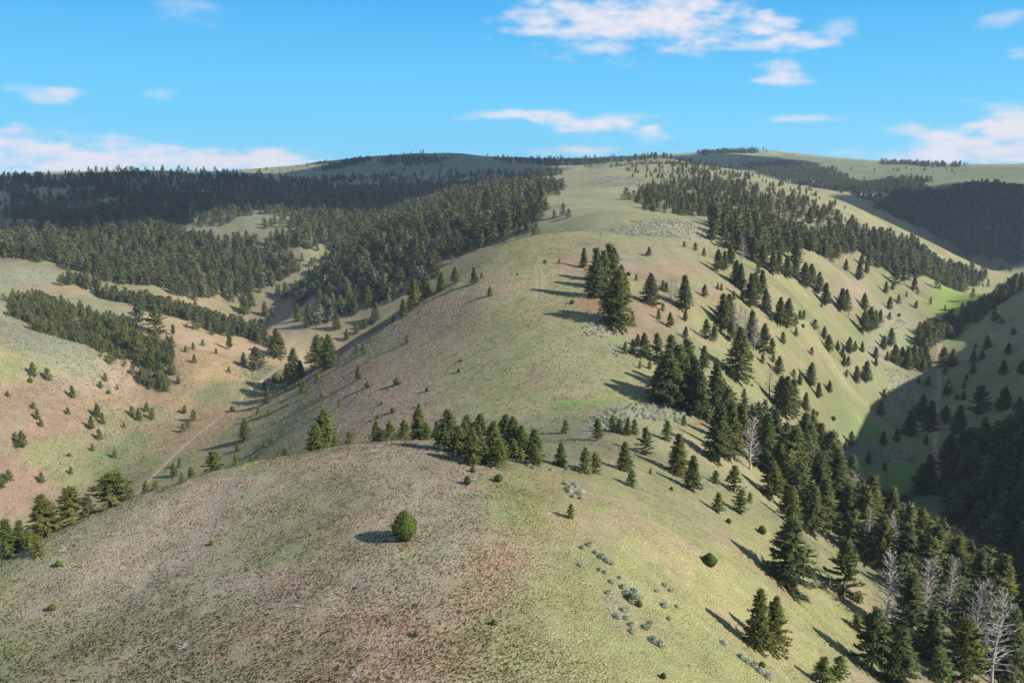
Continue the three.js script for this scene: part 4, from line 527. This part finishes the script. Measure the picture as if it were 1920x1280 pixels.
  ['behindL', 'p', -74.5, 140, 6.2, 1.85], ['behindL', 'p', -80.4, 136, 6.8, 1.35], ['behindL', 'p', -78.3, 138, 3.5, 1.6], ['behindL', 'f', -84.1, 134, 7.8, 1.3], ['behindL', 'f', -86.5, 131, 5.2, 1.3],
  ['behindL', 'f', -88.3, 130, 6.7, 1.3], ['behindL', 's', -83, 128, 3.3, 1.3], ['behindL', 's', -71, 146, 2.4, 1.3], ['behindL', 's', -69.1, 146, 1.9, 1.3], ['behindL', 's', -64.4, 139, 0.8, 1.3],
  ['behindL', 's', -64.5, 152, 2.8, 1.3], ['behindL', 'p', -61.2, 156, 4.9, 1.3], ['behindL', 's', -56.7, 156, 2.7, 1.3], ['behindL', 's', -54, 157, 1.6, 1.3], ['behindL', 'p', -47, 158, 1.7, 2],
  ['behindL', 'f', -41.7, 170, 10.4, 1.3], ['behindL', 'f', -42.5, 166, 6.7, 1.3], ['behindL', 's', -37.3, 161, 2.3, 1.3], ['behindL', 's', -34.2, 161, 2.9, 1.3], ['behindL', 'f', -28.9, 163, 4.7, 1.3],
  ['behindL', 'f', -25.9, 162, 4.2, 1.3], ['behindL', 'f', -23, 163, 4.5, 1.3], ['behindL', 'f', -20.1, 166, 7.2, 1.3], ['behindL', 'f', -16, 162, 4.2, 1.3], ['behindL', 's', -18, 162, 3.4, 1.3],
  ['behindL', 'f', -10.1, 162, 4.6, 1.3], ['behindL', 'f', -6.9, 166, 6.5, 1.3], ['behindL', 'f', -4.1, 168, 5, 1.3], ['behindL', 'f', -9.8, 166, 6, 1.3], ['behindL', 'f', -1.4, 166, 7, 1.3],
];
const NOUN = {
  f: ['fir_tree', 'fir', (h) => (h > 16.5 ? 'towering ' : h > 12.5 ? 'tall ' : h > 8.5 ? 'mid-sized ' : h > 5.5 ? 'small ' : 'low ') + 'conical fir'],
  p: ['pine_tree', 'pine', (h) => (h > 12 ? 'large ' : h > 7 ? 'mid-sized ' : 'small ') + 'broad-crowned pine'],
  s: ['young_fir', 'young fir', (h) => (h > 5 ? 'well-grown ' : h > 3.4 ? 'slim ' : 'tiny ') + 'young fir'],
  b: ['juniper_bush', 'bush', (h) => (h > 4 ? 'big lone egg-shaped ' : h > 1.8 ? 'rounded ' : 'knee-high ') + 'green juniper bush'],
  d: ['dead_tree', 'dead tree', (h) => (h > 14.5 ? 'tall ' : 'smaller ') + 'bare grey dead tree'],
};
const ORDINAL = 'first second third fourth fifth sixth seventh eighth ninth tenth eleventh twelfth thirteenth fourteenth fifteenth sixteenth seventeenth eighteenth nineteenth twentieth'.split(' ');
const said = {};
TREES.forEach((t) => { const l = NOUN[t[1]][2](t[4]) + ' ' + PLACES[t[0]]; (said[l] ??= []).push(t); });
for (const [l, ts] of Object.entries(said)) {
  ts.sort((a, b) => a[2] / a[3] - b[2] / b[3]);
  ts.forEach((t, k) => { t.label = ts.length === 1 ? l : l + ', ' + (k === 0 ? 'leftmost' : k === ts.length - 1 ? 'rightmost' : ORDINAL[k] + ' from left'); });
}
const taken = new Map();   // where single trees stand, so that the woods keep clear of them
const cellOf = (x, d) => Math.floor(x / 6) + ',' + Math.floor(d / 6);
{
  const r = rng(2024);
  for (const t of TREES) {
    const [place, kind, x, d, h, spread] = t, [name, category] = NOUN[kind];
    const pick = (a) => a[Math.floor(r() * a.length)];
    let shape, leaf, wood = BARK;
    if (kind === 'f') { shape = pick(FIRS); leaf = pick(GREENS); } else if (kind === 'p') { shape = pick(PINES); leaf = pick(GREENS); } else if (kind === 's') { shape = pick(SAPLINGS); leaf = pick(YOUNG); } else if (kind === 'b') { shape = h > 4 ? BUSHES[0] : pick(BUSHES); leaf = pick(JUNIPER); } else { shape = pick(SNAGS); leaf = wood = pick(GREY); }
    const o = new THREE.Group(); o.name = numbered(name); o.userData = { label: t.label, category, group: category + 's ' + PLACES[place] };
    const s = spread * (0.92 + 0.2 * r()); o.position.set(x, height(x, d) - 0.05, -d); o.rotation.y = r() * 6.283; o.scale.set(h * s, h, h * s);
    mesh('trunk', shape.trunk, wood, o); mesh(kind === 'd' ? 'branches' : 'crown', shape.crown, leaf, o);
    scene.add(o);
    const c = cellOf(x, d); if (!taken.has(c)) taken.set(c, []); taken.get(c).push([x, d, h]);
  }
}
const clear = (x, d, gap) => { for (let i = -1; i <= 1; i++) for (let j = -1; j <= 1; j++) for (const t of taken.get(cellOf(x + i * 6, d + j * 6)) ?? []) if ((t[0] - x) ** 2 + (t[1] - d) ** 2 < gap * gap) return false; return true; };

// ---------------------------------------------------------------- woods: too many trees to count, one object each
const FAR = [101, 113, 127, 139].map((seed, k) => conifer({ seed, branches: 44, radius: [.32, .27, .34, .30][k], base: [.07, .1, .05, .14][k], size: .085, blades: 4, per: 4.2, profile: k === 2 ? egg : cone, rise: .5, droop: .25, lumps: .28, lean: .06, wide: .26, trunk: .016 }));
const farTree = FAR.map((s) => {
  const t = s.trunk.clone(), c = t.attributes.color; for (let k = 0; k < c.count; k++) c.setXYZ(k, 1.5, 0.95, 2.1);
  return mergeGeometries([s.crown, t]);
});
const woodMaterial = needles(.074, .092, .028);
const WOODS = {
  upperleft: ['dense dark conifer wood over the broad hill at left', 8.5, 7, 14, 0.16, 0.1, 1, [[-844, 1349], [-636, 1373], [-425, 1479], [-301, 1434], [-250, 1055], [-234, 882], [-310, 980], [-373, 853], [-475, 887], [-508, 815], [-629, 997]]],
  lowerleft: ['thick conifer wood above the left gulch', 5.2, 8, 18, -0.06, 0.2, 1, [[-501, 788], [-456, 850], [-377, 862], [-232, 876], [-215, 825], [-258, 782], [-282, 748], [-296, 697], [-353, 692], [-402, 725], [-463, 725]]],
  ridgeback: ['dark conifer wood behind the central ridge', 7.2, 7, 17, -0.03, 0.18, 1, [[-232, 876], [-289, 1376], [-185, 1415], [-49, 1242], [62, 948], [19, 732], [38, 578], [-24, 599], [-43, 591], [-75, 625], [-118, 677], [-201, 836]]],
  gulchslope: ['thin grey-green wood on the slope beyond the gulch', 6, 8, 15, 0.1, 0.5, 1, [[-247, 780], [-181, 797], [-75, 621], [-43, 586], [-80, 591], [-106, 603], [-131, 606], [-216, 765]]],
  youngstrip: ['strip of young conifers in a gully of the left slope', 2.7, 3.5, 8, -0.28, 0, 1.25, [[-332, 514], [-325, 555], [-274, 532], [-258, 529], [-223, 495], [-201, 457], [-193, 445], [-208, 444], [-221, 463], [-255, 474], [-298, 488], [-318, 491]]],
  spurcrest: ['row of conifers along the sandy spur at left', 4.4, 7, 13, -0.2, 0.05, 1, [[-382, 686], [-339, 673], [-292, 655], [-266, 703], [-175, 559], [-162, 541], [-181, 542], [-223, 567], [-257, 568], [-336, 657], [-377, 669]]],
  rightupper: ['loose conifer wood right of the far knoll', 8, 5, 12, 0.1, 0.1, 1, [[150, 910], [231, 955], [294, 861], [330, 835], [378, 838], [300, 754], [230, 710], [155, 634], [100, 583], [128, 791]]],
  rightmid: ['conifer wood across the upper right slope', 5.2, 9, 17, -0.08, 0.1, 1, [[143, 586], [223, 687], [300, 754], [413, 864], [553, 985], [598, 1003], [459, 833], [378, 761], [319, 750], [270, 687], [213, 592], [152, 517], [135, 535]]],
  darkright: ['very dark conifer wood in the far right hollow', 5.2, 9, 16, -0.4, 0.08, 1, [[608, 1359], [746, 1539], [800, 1525], [901, 1546], [948, 1510], [822, 1285], [822, 1339], [781, 1417], [668, 1367]]],
  fargully: ['conifers filling the far gullies below the right skyline', 7, 8, 14, 0.18, 0.05, 1, [[576, 2012], [707, 2088], [757, 1935], [755, 1747], [856, 1820], [814, 1596], [699, 1437], [600, 1430], [551, 1620]]],
  hilledge: ['dark conifers along the shaded right hill edge', 4.6, 9, 15, -0.4, 0.05, 1, [[289, 572], [368, 678], [403, 686], [424, 686], [461, 719], [401, 624], [397, 647], [372, 653], [295, 564]]],
  lowerright: ['dark wood at the lower right valley side', 5, 12, 19, -0.3, 0.05, 1, [[206, 363], [222, 376], [236, 379], [243, 365], [183, 263], [178, 278], [185, 308]]],
  woodslope: ['conifer wood on the slope under the saddle', 5.4, 8, 15, 0.05, 0.1, 1, [[61, 234], [93, 291], [111, 305], [135, 319], [148, 317], [163, 300], [126, 201], [129, 183], [105, 147], [91, 138], [87, 151], [95, 193], [85, 206], [71, 214]]],
  ridgescatter: ['thin scatter of conifers along the upper right ridge', 15, 4, 8, 0.05, 0.05, 1, [[157, 1098], [269, 1476], [293, 1021], [349, 951], [387, 918], [333, 842], [291, 853], [228, 945], [151, 916]]],
  skyrightone: ['conifers crowning the highest far hill on the right', 9, 9, 15, -0.1, 0, 1, [[558, 2455], [725, 2428], [713, 2361], [536, 2342]]],
  skyrighttwo: ['row of conifers on the far right skyline', 10, 9, 15, 0.05, 0, 1, [[993, 2211], [1134, 2073], [1101, 2013], [958, 2132]]],
  skyleft: ['conifers on the shoulder of the far green hill', 10, 8, 14, 0, 0, 1, [[-436, 1859], [-357, 2035], [-338, 1961], [-410, 1770]]],
  farhillpatch: ['patch of conifers on the far green hilltop', 15, 9, 14, 0.1, 0, 1, [[-320, 2007], [-240, 2049], [-144, 2009], [-191, 1833], [-296, 1892]]],
  farhillfoot: ['conifers at the foot of the far green hill', 13, 8, 13, 0.12, 0, 1, [[-395, 1511], [-281, 1653], [-62, 1586], [86, 1470], [61, 1167], [-58, 1490], [-260, 1531], [-358, 1440]]],
  farsky: ['line of conifers along the far skyline', 14, 9, 14, 0.1, 0, 1, [[-54, 2094], [54, 2092], [194, 2127], [237, 1521], [466, 2239], [305, 1467], [232, 1483], [144, 1583], [51, 1956], [-39, 1995]]],
};
const inside = (p, x, d) => { let c = false; for (let i = 0, j = p.length - 1; i < p.length; j = i++) if ((p[i][1] > d) !== (p[j][1] > d) && x < (p[j][0] - p[i][0]) * (d - p[i][1]) / (p[j][1] - p[i][1]) + p[i][0]) c = !c; return c; };
function plantWood(label, spots) {
  const g = new THREE.Group(); g.name = numbered('conifer_wood'); g.userData = { kind: 'stuff', label, category: 'wood' };
  const by = farTree.map(() => []); spots.forEach((s) => by[s[4]].push(s));
  const M = new THREE.Matrix4(), Q = new THREE.Quaternion(), P = new THREE.Vector3(), S = new THREE.Vector3(), up = new THREE.Vector3(0, 1, 0), col = new THREE.Color();
  by.forEach((list, v) => {
    if (!list.length) return;
    const im = new THREE.InstancedMesh(farTree[v], woodMaterial, list.length); im.name = 'wood_trees'; im.userData = { kind: 'stuff' }; im.castShadow = im.receiveShadow = true;
    list.forEach(([x, d, h, a, , w, c], k) => { M.compose(P.set(x, height(x, d) - 0.1, -d), Q.setFromAxisAngle(up, a), S.set(h * w, h, h * w)); im.setMatrixAt(k, M); im.setColorAt(k, col.setRGB(...c)); });
    g.add(im);
  });
  scene.add(g);
}
{
  const r = rng(909);
  for (const [key, [label, gap, hLo, hHi, open, grey, tone, poly]] of Object.entries(WOODS)) {
    const spots = [], xs = poly.map((p) => p[0]), ds = poly.map((p) => p[1]);
    for (let d = Math.min(...ds); d < Math.max(...ds); d += gap) for (let x = Math.min(...xs); x < Math.max(...xs); x += gap) {
      const px = x + (r() - 0.5) * gap * 1.5, pd = d + (r() - 0.5) * gap * 1.5, u = r(), v = r(), w = r(), q = r(), e = r();
      const n = fbm(px / 60 + 9, pd / 60, 3) + 0.45 * fbm(px / 17, pd / 17 + 5, 2), edge = gap * (2.6 * vn(px / 24, pd / 24) + 1.7 * (e + w - 1));
      if (!inside(poly, px + edge, pd + edge * 0.7) || n < -0.42 + open + (q - 0.5) * 0.5 || !clear(px, pd, 2.6)) continue;
      const dull = e < grey, m = 0.62 + 0.72 * w, c = dull ? [1.7 * m, 1.45 * m, 2.8 * m] : [m * (0.94 + 0.2 * u) * tone, m * tone, m * (0.9 + 0.25 * v) * tone];
      spots.push([px, pd, hLo * (0.7 + 0.3 * w) + (hHi - hLo) * Math.pow(u, 1.3), v * 6.283, Math.floor(q * 4) % 4, 0.95 + 0.45 * e, c]);
    }
    plantWood(label, spots);
  }
  // loose trees over the far grassland
  const spots = [];
  for (let k = 0; k < 2600; k++) {
    const d = 650 + 1900 * r(), x = (r() * 2 - 1) * d * 0.72, u = r(), v = r(), w = r(), q = r(), n = fbm(x / 190 + 4, d / 190, 4);
    if (n < 0.16 + 0.35 * (w - 0.5) || (Math.abs(x - 60 - (d - 650) * 0.14) < 90 && d < 1250)) continue;
    spots.push([x, d, 5 + 7 * u, v * 6.283, Math.floor(q * 4), 0.9 + 0.35 * w, [0.85 + 0.3 * w, 0.85 + 0.3 * w, 0.9]]);
  }
  plantWood('loose scatter of small dark conifers over the far grassy hills', spots);
}

// ---------------------------------------------------------------- tracks worn into the valley floors
function ribbon(name, label, line, width, color, lift = 0.13) {
  const curve = new THREE.CatmullRomCurve3(line.map(([x, d]) => new THREE.Vector3(x, 0, d))), len = curve.getLength(), n = Math.ceil(len / 1.2), across = 6, pos = [], col = [], idx = [];
  for (let k = 0; k <= n; k++) {
    const p = curve.getPointAt(k / n), t = curve.getTangentAt(k / n), half = width / 2 * (1 + 0.28 * vn(k / 4, 3) + 0.18 * vn(k / 1.5, 8));
    for (let s = 0; s <= across; s++) {
      const o = (s / across * 2 - 1) * half, x = p.x - t.z * o, d = p.z + t.x * o, rut = Math.abs(Math.abs(s / across * 2 - 1) - 0.55) < 0.2 ? 1 : 0, m = 0.9 + 0.2 * vn(x / 0.9, d / 0.9) + 0.12 * vn(x / 4, d / 4);
      pos.push(x, height(x, d) + lift - (s === 0 || s === across ? lift + 0.1 : 0), -d);
      const c = rut ? color : [lerp(color[0], .19, .35), lerp(color[1], .19, .35), lerp(color[2], .1, .35)]; col.push(c[0] * m, c[1] * m, c[2] * m);
      if (k < n && s < across) { const a = k * (across + 1) + s; idx.push(a, a + 1, a + across + 1, a + 1, a + across + 2, a + across + 1); }
    }
  }
  const g = new THREE.BufferGeometry(); g.setAttribute('position', new THREE.Float32BufferAttribute(pos, 3)); g.setAttribute('color', new THREE.Float32BufferAttribute(col, 3)); g.setIndex(idx); g.computeVertexNormals();
  const o = mesh(name, g, new THREE.MeshStandardMaterial({ vertexColors: true, roughness: 1, side: THREE.DoubleSide }), scene); o.userData = { kind: 'structure', label, category: 'track' };
}
const TRACKS = {
  valleyL: [[-172, 270], [-166, 305], [-161.5, 339.1], [-161.5, 359.4], [-160.8, 383.8], [-158, 405.8], [-154.1, 428.2], [-150.7, 448.2], [-146.6, 469.2], [-150.4, 516.5], [-152.2, 556.9]],
  valleyR: [[181.3, 261], [182.5, 274.8], [185, 289.7], [189.4, 310.3], [202.9, 351.3], [211.1, 376.1], [226.9, 408.8], [259.8, 470.7], [275.3, 498.7], [302.1, 553.3], [314.8, 576.8], [366.9, 662.7]],
  path: [[11.8, 338.4], [13.2, 371.9], [13.1, 392.6], [16.2, 405.7]],
};
ribbon('dirt_track', 'pinkish dirt track along the floor of the left valley', TRACKS.valleyL, 2.3, [.245, .17, .135]);
ribbon('valley_track', 'grassy two-rut track through the shaded right valley', TRACKS.valleyR, 3.0, [.25, .17, .14]);
ribbon('footpath', 'faint narrow footpath over the pink crest of the ridge', TRACKS.path, 0.7, [.17, .13, .10], 0.08);

// ---------------------------------------------------------------- sagebrush, grass
function shrub(seed, tufts) {
  const r = rng(seed), f = facets();
  for (let k = 0; k < tufts; k++) {
    const z = (k + 0.5) / tufts, az = k * 2.39996, s = Math.sqrt(1 - z * z), q = 0.75 + 0.3 * r(), d = [s * Math.cos(az), z, s * Math.sin(az)];
    const m = 0.8 + 0.4 * r();
    spray(f, r, [d[0] * 0.42 * q, 0.1 + d[1] * 0.42 * q, d[2] * 0.42 * q], [d[0], d[1] + 0.5, d[2]], unit([d[0], d[1] + 0.25, d[2]]), 0.26, 4, 0.26, [m, m, m]);
  }
  return f.build();
}
const SAGE = [61, 62, 63].map((s) => shrub(s, 64)), sageMaterial = needles(.275, .305, .22);
{
  const spots = [
  [10.3, 108.2, 0.8], [11.4, 109.3, 0.99], [12.2, 107.3, 0.8], [12.9, 106.4, 1.06], [13.7, 105.6, 1.05], [14.3, 105.3, 0.79], [9.5, 102.9, 0.77], [12.3, 102.7, 0.77],
  [13, 102.3, 0.77], [15, 102.1, 0.69], [13.6, 100.1, 0.84], [15.1, 99.6, 1.01], [12.7, 96.6, 0.82], [15.4, 98, 1.16], [16.7, 99.8, 1.01], [16.9, 98, 1.17],
  [15.8, 96.2, 1.07], [14.3, 92.9, 0.96], [13.2, 90.7, 0.94], [14.2, 91, 0.78], [14.7, 89.6, 0.85], [16.7, 90.1, 1.02], [17.5, 91.7, 0.8], [14.6, 87.9, 0.92],
  [17.1, 87.2, 1.15], [17.8, 86.7, 1.15], [21.8, 104.7, 0.8], [22.5, 103.9, 0.8], [20.6, 98.7, 1.02], [22.7, 100.3, 0.69], [20.7, 95.6, 0.75], [20.2, 102.2, 0.7],
  [28.1, 95.9, 0.94], [30, 94.2, 1.03], [30.7, 93.9, 1.03], [31.5, 93.7, 1.12], [32.1, 92.8, 1.11], [33.1, 92.4, 1.2], [9.6, 132.9, 1.05], [10.2, 131, 1.04],
  [11.3, 133.4, 0.95], [11.4, 127.9, 1.02], [10.3, 125.7, 1], [11.6, 125.5, 0.9], [2.5, 144, 0.9], [3.3, 142.2, 1], [4, 140.9, 0.88], [7.4, 141, 0.89],
  [10.5, 143.2, 0.79], [9.9, 129.2, 0.92],
], r = rng(88), list = spots.map(([x, d, w]) => ({ x, d, w })).sort((a, b) => a.x / a.d - b.x / b.d);
  const where = (s) => (s.d > 118 ? 'on the grass below the foreground hilltop firs' : s.x > 22 ? 'in the row at the lower right grass' : 'on the sunlit foreground slope');
  const sized = (s) => (s.w > 1.25 ? 'broad' : s.w > 0.95 ? 'mid-sized' : 'small'), groups = {};
  list.forEach((s) => { s.l = sized(s) + ' grey-green sagebrush ' + where(s); (groups[s.l] ??= []).push(s); });
  for (const s of list) {
    const g = groups[s.l], k = g.indexOf(s), o = mesh(numbered('sagebrush'), SAGE[Math.floor(r() * 3)], sageMaterial, scene);
    o.position.set(s.x, height(s.x, s.d) - 0.03, -s.d); o.rotation.y = r() * 6; o.scale.set(s.w * 1.15, s.w * 0.85, s.w * 1.15);
    o.userData = { label: g.length === 1 ? s.l : s.l + ', ' + (k === 0 ? 'leftmost' : k === g.length - 1 ? 'rightmost' : ORDINAL[k] + ' from left'), category: 'sagebrush', group: 'sagebrush bushes ' + where(s) };
  }
}
// grey dead brushwood lying on the foreground hill
{
  const r = rng(606), spots = [
  [-40.3, 106.8, 1.87], [-67.4, 126.3, 1.65], [-74, 127.3, 1.27], [-75.4, 124.7, 1.9], [-62.3, 117.7, 1.17], [-21.2, 90.6, 1.43], [-16.4, 82.3, 1.19], [-9.8, 100.2, 1.06],
  [-16.8, 77.8, 1.53], [-27.7, 94.6, 0.9], [-40.8, 89.7, 1.21], [-26.5, 145.5, 1.46],
].sort((a, b) => a[0] / a[1] - b[0] / b[1]);
  spots.forEach(([x, d, w], k) => {
    const f = facets();
    for (let n = 0; n < 26; n++) {
      const a = r() * 6.283, l = w * (0.25 + 0.5 * r()), p = [(r() - 0.5) * w * 0.7, 0.04, (r() - 0.5) * w * 0.7], e = [Math.cos(a) * l, (0.1 + 0.45 * r()) * l, Math.sin(a) * l], m = 0.7 + 0.5 * r();
      limb(f, [p, p.map((v, i) => v + e[i] * 0.5), p.map((v, i) => v + e[i] + (i === 1 ? -0.1 * l : 0))], [0.035, 0.025, 0.008], 4, [m, m, m]);
    }
    const o = mesh(numbered('dead_brush'), f.build(), GREY[k % 2], scene); o.position.set(x, height(x, d), -d);
    o.userData = { label: 'grey heap of dead twigs on the foreground hill, ' + (k === 0 ? 'leftmost' : k === spots.length - 1 ? 'rightmost' : ORDINAL[k] + ' from left'), category: 'brushwood', group: 'dead brushwood on the foreground hill' };
  });
}
const M4 = new THREE.Matrix4(), Q4 = new THREE.Quaternion(), P4 = new THREE.Vector3(), S4 = new THREE.Vector3(), UP = new THREE.Vector3(0, 1, 0), K4 = new THREE.Color();
function cover(name, label, category, geometry, material, list) {   // [east, north, width, height, r, g, b]
  const im = new THREE.InstancedMesh(geometry, material, list.length), r = rng(list.length); im.name = name; im.userData = { kind: 'stuff', label, category }; im.castShadow = im.receiveShadow = true;
  list.forEach(([x, d, w, h, a, b, c], k) => { M4.compose(P4.set(x, height(x, d) - 0.02, -d), Q4.setFromAxisAngle(UP, r() * 6.283), S4.set(w, h, w)); im.setMatrixAt(k, M4); im.setColorAt(k, K4.setRGB(a, b, c)); });
  scene.add(im);
}
{
  const r = rng(4711), list = [];
  for (const [x, d, ax, ad, bx, bd, den] of [
  [89, 517.4, 44.6, 35.9, -6, -35.8, 1.0], [119.9, 964.9, 33.7, -25.1, -9.1, -75.1, 0.6],
  [35, 303.4, 8.7, 3.4, -1.2, -11, 1.2], [39.8, 284.4, 5.5, 3.1, -1.1, -8.7, 1.0],
  [38.8, 223.9, 17.5, 18.8, -2.6, -15.4, 1.6], [25.6, 204.7, 6.5, 0.6, -1, -8.2, 1.4],
  [248.8, 486.8, 16.2, -1.2, -8.2, -18.1, 1.3], [196.1, 396.5, 13.5, -0.9, -2.8, -6.5, 1.2],
  [289, 591.8, 59.5, 84.2, -5.6, -12.8, 1.0], [-292.5, 478.7, 23.9, 22, 26.2, -44.9, 1.0],
  [-246.6, 450.5, 27.5, 20.4, 8.7, -18, 0.7], [-203.5, 455.7, 22.5, -1.5, 2.8, -7.2, 0.8],
  [10, 128.7, 2.5, 1.1, -0.3, -4.6, 1.0], [-222.4, 423.3, 38, 13.9, 16.1, -34, 0.25],
  [-194.7, 393.1, 21.5, 1.1, 14.2, -31.2, 0.4], [-208.7, 353.4, 12.3, 4.8, 4.3, -8.5, 0.5],
  [-153.4, 465.1, 19.7, -1.8, 2.8, -9.2, 0.9], [-411.8, 661.2, 22.4, 22.8, 17.4, -29.4, 0.8],
]) {
    const area = Math.abs(ax * bd - ad * bx) * 4, n = Math.min(4200, Math.round(area * 0.34 * den));
    for (let k = 0; k < n; k++) {
      const p = r() * 2.4 - 1.2, q = r() * 2.4 - 1.2, px = x + p * ax + q * bx, pd = d + p * ad + q * bd, w = 0.6 + 0.85 * r(), m = 0.8 + 0.4 * r();
      if (Math.hypot(p, q) + 0.35 * fbm(px / 9, pd / 9, 3) + 0.2 * vn(px / 2.5, pd / 2.5) > 0.92) continue;
      list.push([px, pd, w, w * 0.8, m, m, m]);
    }
  }
  cover('sagebrush_cover', 'grey-green sagebrush growing in dense patches over the slopes', 'sagebrush', shrub(64, 22), sageMaterial, list);
}
{
  const tuft = (() => { const r = rng(17), f = facets(); for (let k = 0; k < 9; k++) { const a = k * 2.4 + r(), b = 0.16 + 0.2 * r(), w = 0.13; const o = [Math.cos(a), Math.sin(a)], nor = unit([o[0] * 0.4, 1, o[1] * 0.4]), m = 0.85 + 0.3 * r(); f.tri([o[0] * 0.12 - o[1] * w, 0, o[1] * 0.12 + o[0] * w], [o[0] * 0.12 + o[1] * w, 0, o[1] * 0.12 - o[0] * w], [o[0] * (0.12 + b), 0.6 + 0.5 * r(), o[1] * (0.12 + b)], nor, [m, m, m]); } return f.build(); })();
  const mat = new THREE.MeshStandardMaterial({ vertexColors: true, roughness: 1, side: THREE.DoubleSide }), r = rng(31337), fore = [], mid = [];
  const trodden = (x, d) => Object.values(TRACKS).some((line) => line.some(([ax, ad], k) => {
    if (!k) return false; const [bx, bd] = line[k - 1], vx = bx - ax, vd = bd - ad, t = Math.min(1, Math.max(0, ((x - ax) * vx + (d - ad) * vd) / (vx * vx + vd * vd)));
    return (x - ax - t * vx) ** 2 + (d - ad - t * vd) ** 2 < 4;
  }));
  const put = (list, x, d, w, tall = 1) => {
    if (trodden(x, d)) return;
    const c = groundColor(x, d), m = 0.85 + 0.4 * r(), green = r();
    list.push([x, d, w * (0.7 + 0.7 * r()), w * tall * (0.3 + 0.35 * r()), c[0] * m * (1.22 - 0.22 * green), c[1] * m * 1.16, c[2] * m * (1.1 - 0.3 * green)]);
  };
  for (let k = 0; k < 210000; k++) {
    const d = 62 + 120 * r(), x = (r() * 2 - 1) * d * 0.78;
    const thin = smooth(-6, 14, x + (d - 100) * 0.06);   // the sunny side carries finer, sparser tufts
    if (fbm(x / 3 + 1, d / 3, 3) + 0.8 * r() - 0.2 < 0.14 * thin) continue;
    put(fore, x, d, 0.32 - 0.13 * thin);
  }
  for (let k = 0; k < 330000; k++) {
    const d = 170 + 330 * Math.sqrt(r()), x = (r() * 2 - 1) * d * 0.68;
    if (fbm(x / 5 + 1, d / 5, 3) + 0.8 * r() - 0.25 < 0) continue;
    const sunny = smooth(10, 60, x); put(mid, x, d, 0.5 - 0.2 * sunny, 1.6 - 0.6 * sunny);
  }
  cover('bunch_grass', 'short bunch grass tufts covering the foreground hill', 'grass', tuft, mat, fore);
  cover('hillside_grass', 'short bunch grass tufts covering the middle slopes', 'grass', tuft, mat, mid);
}
renderer.render(scene, camera);
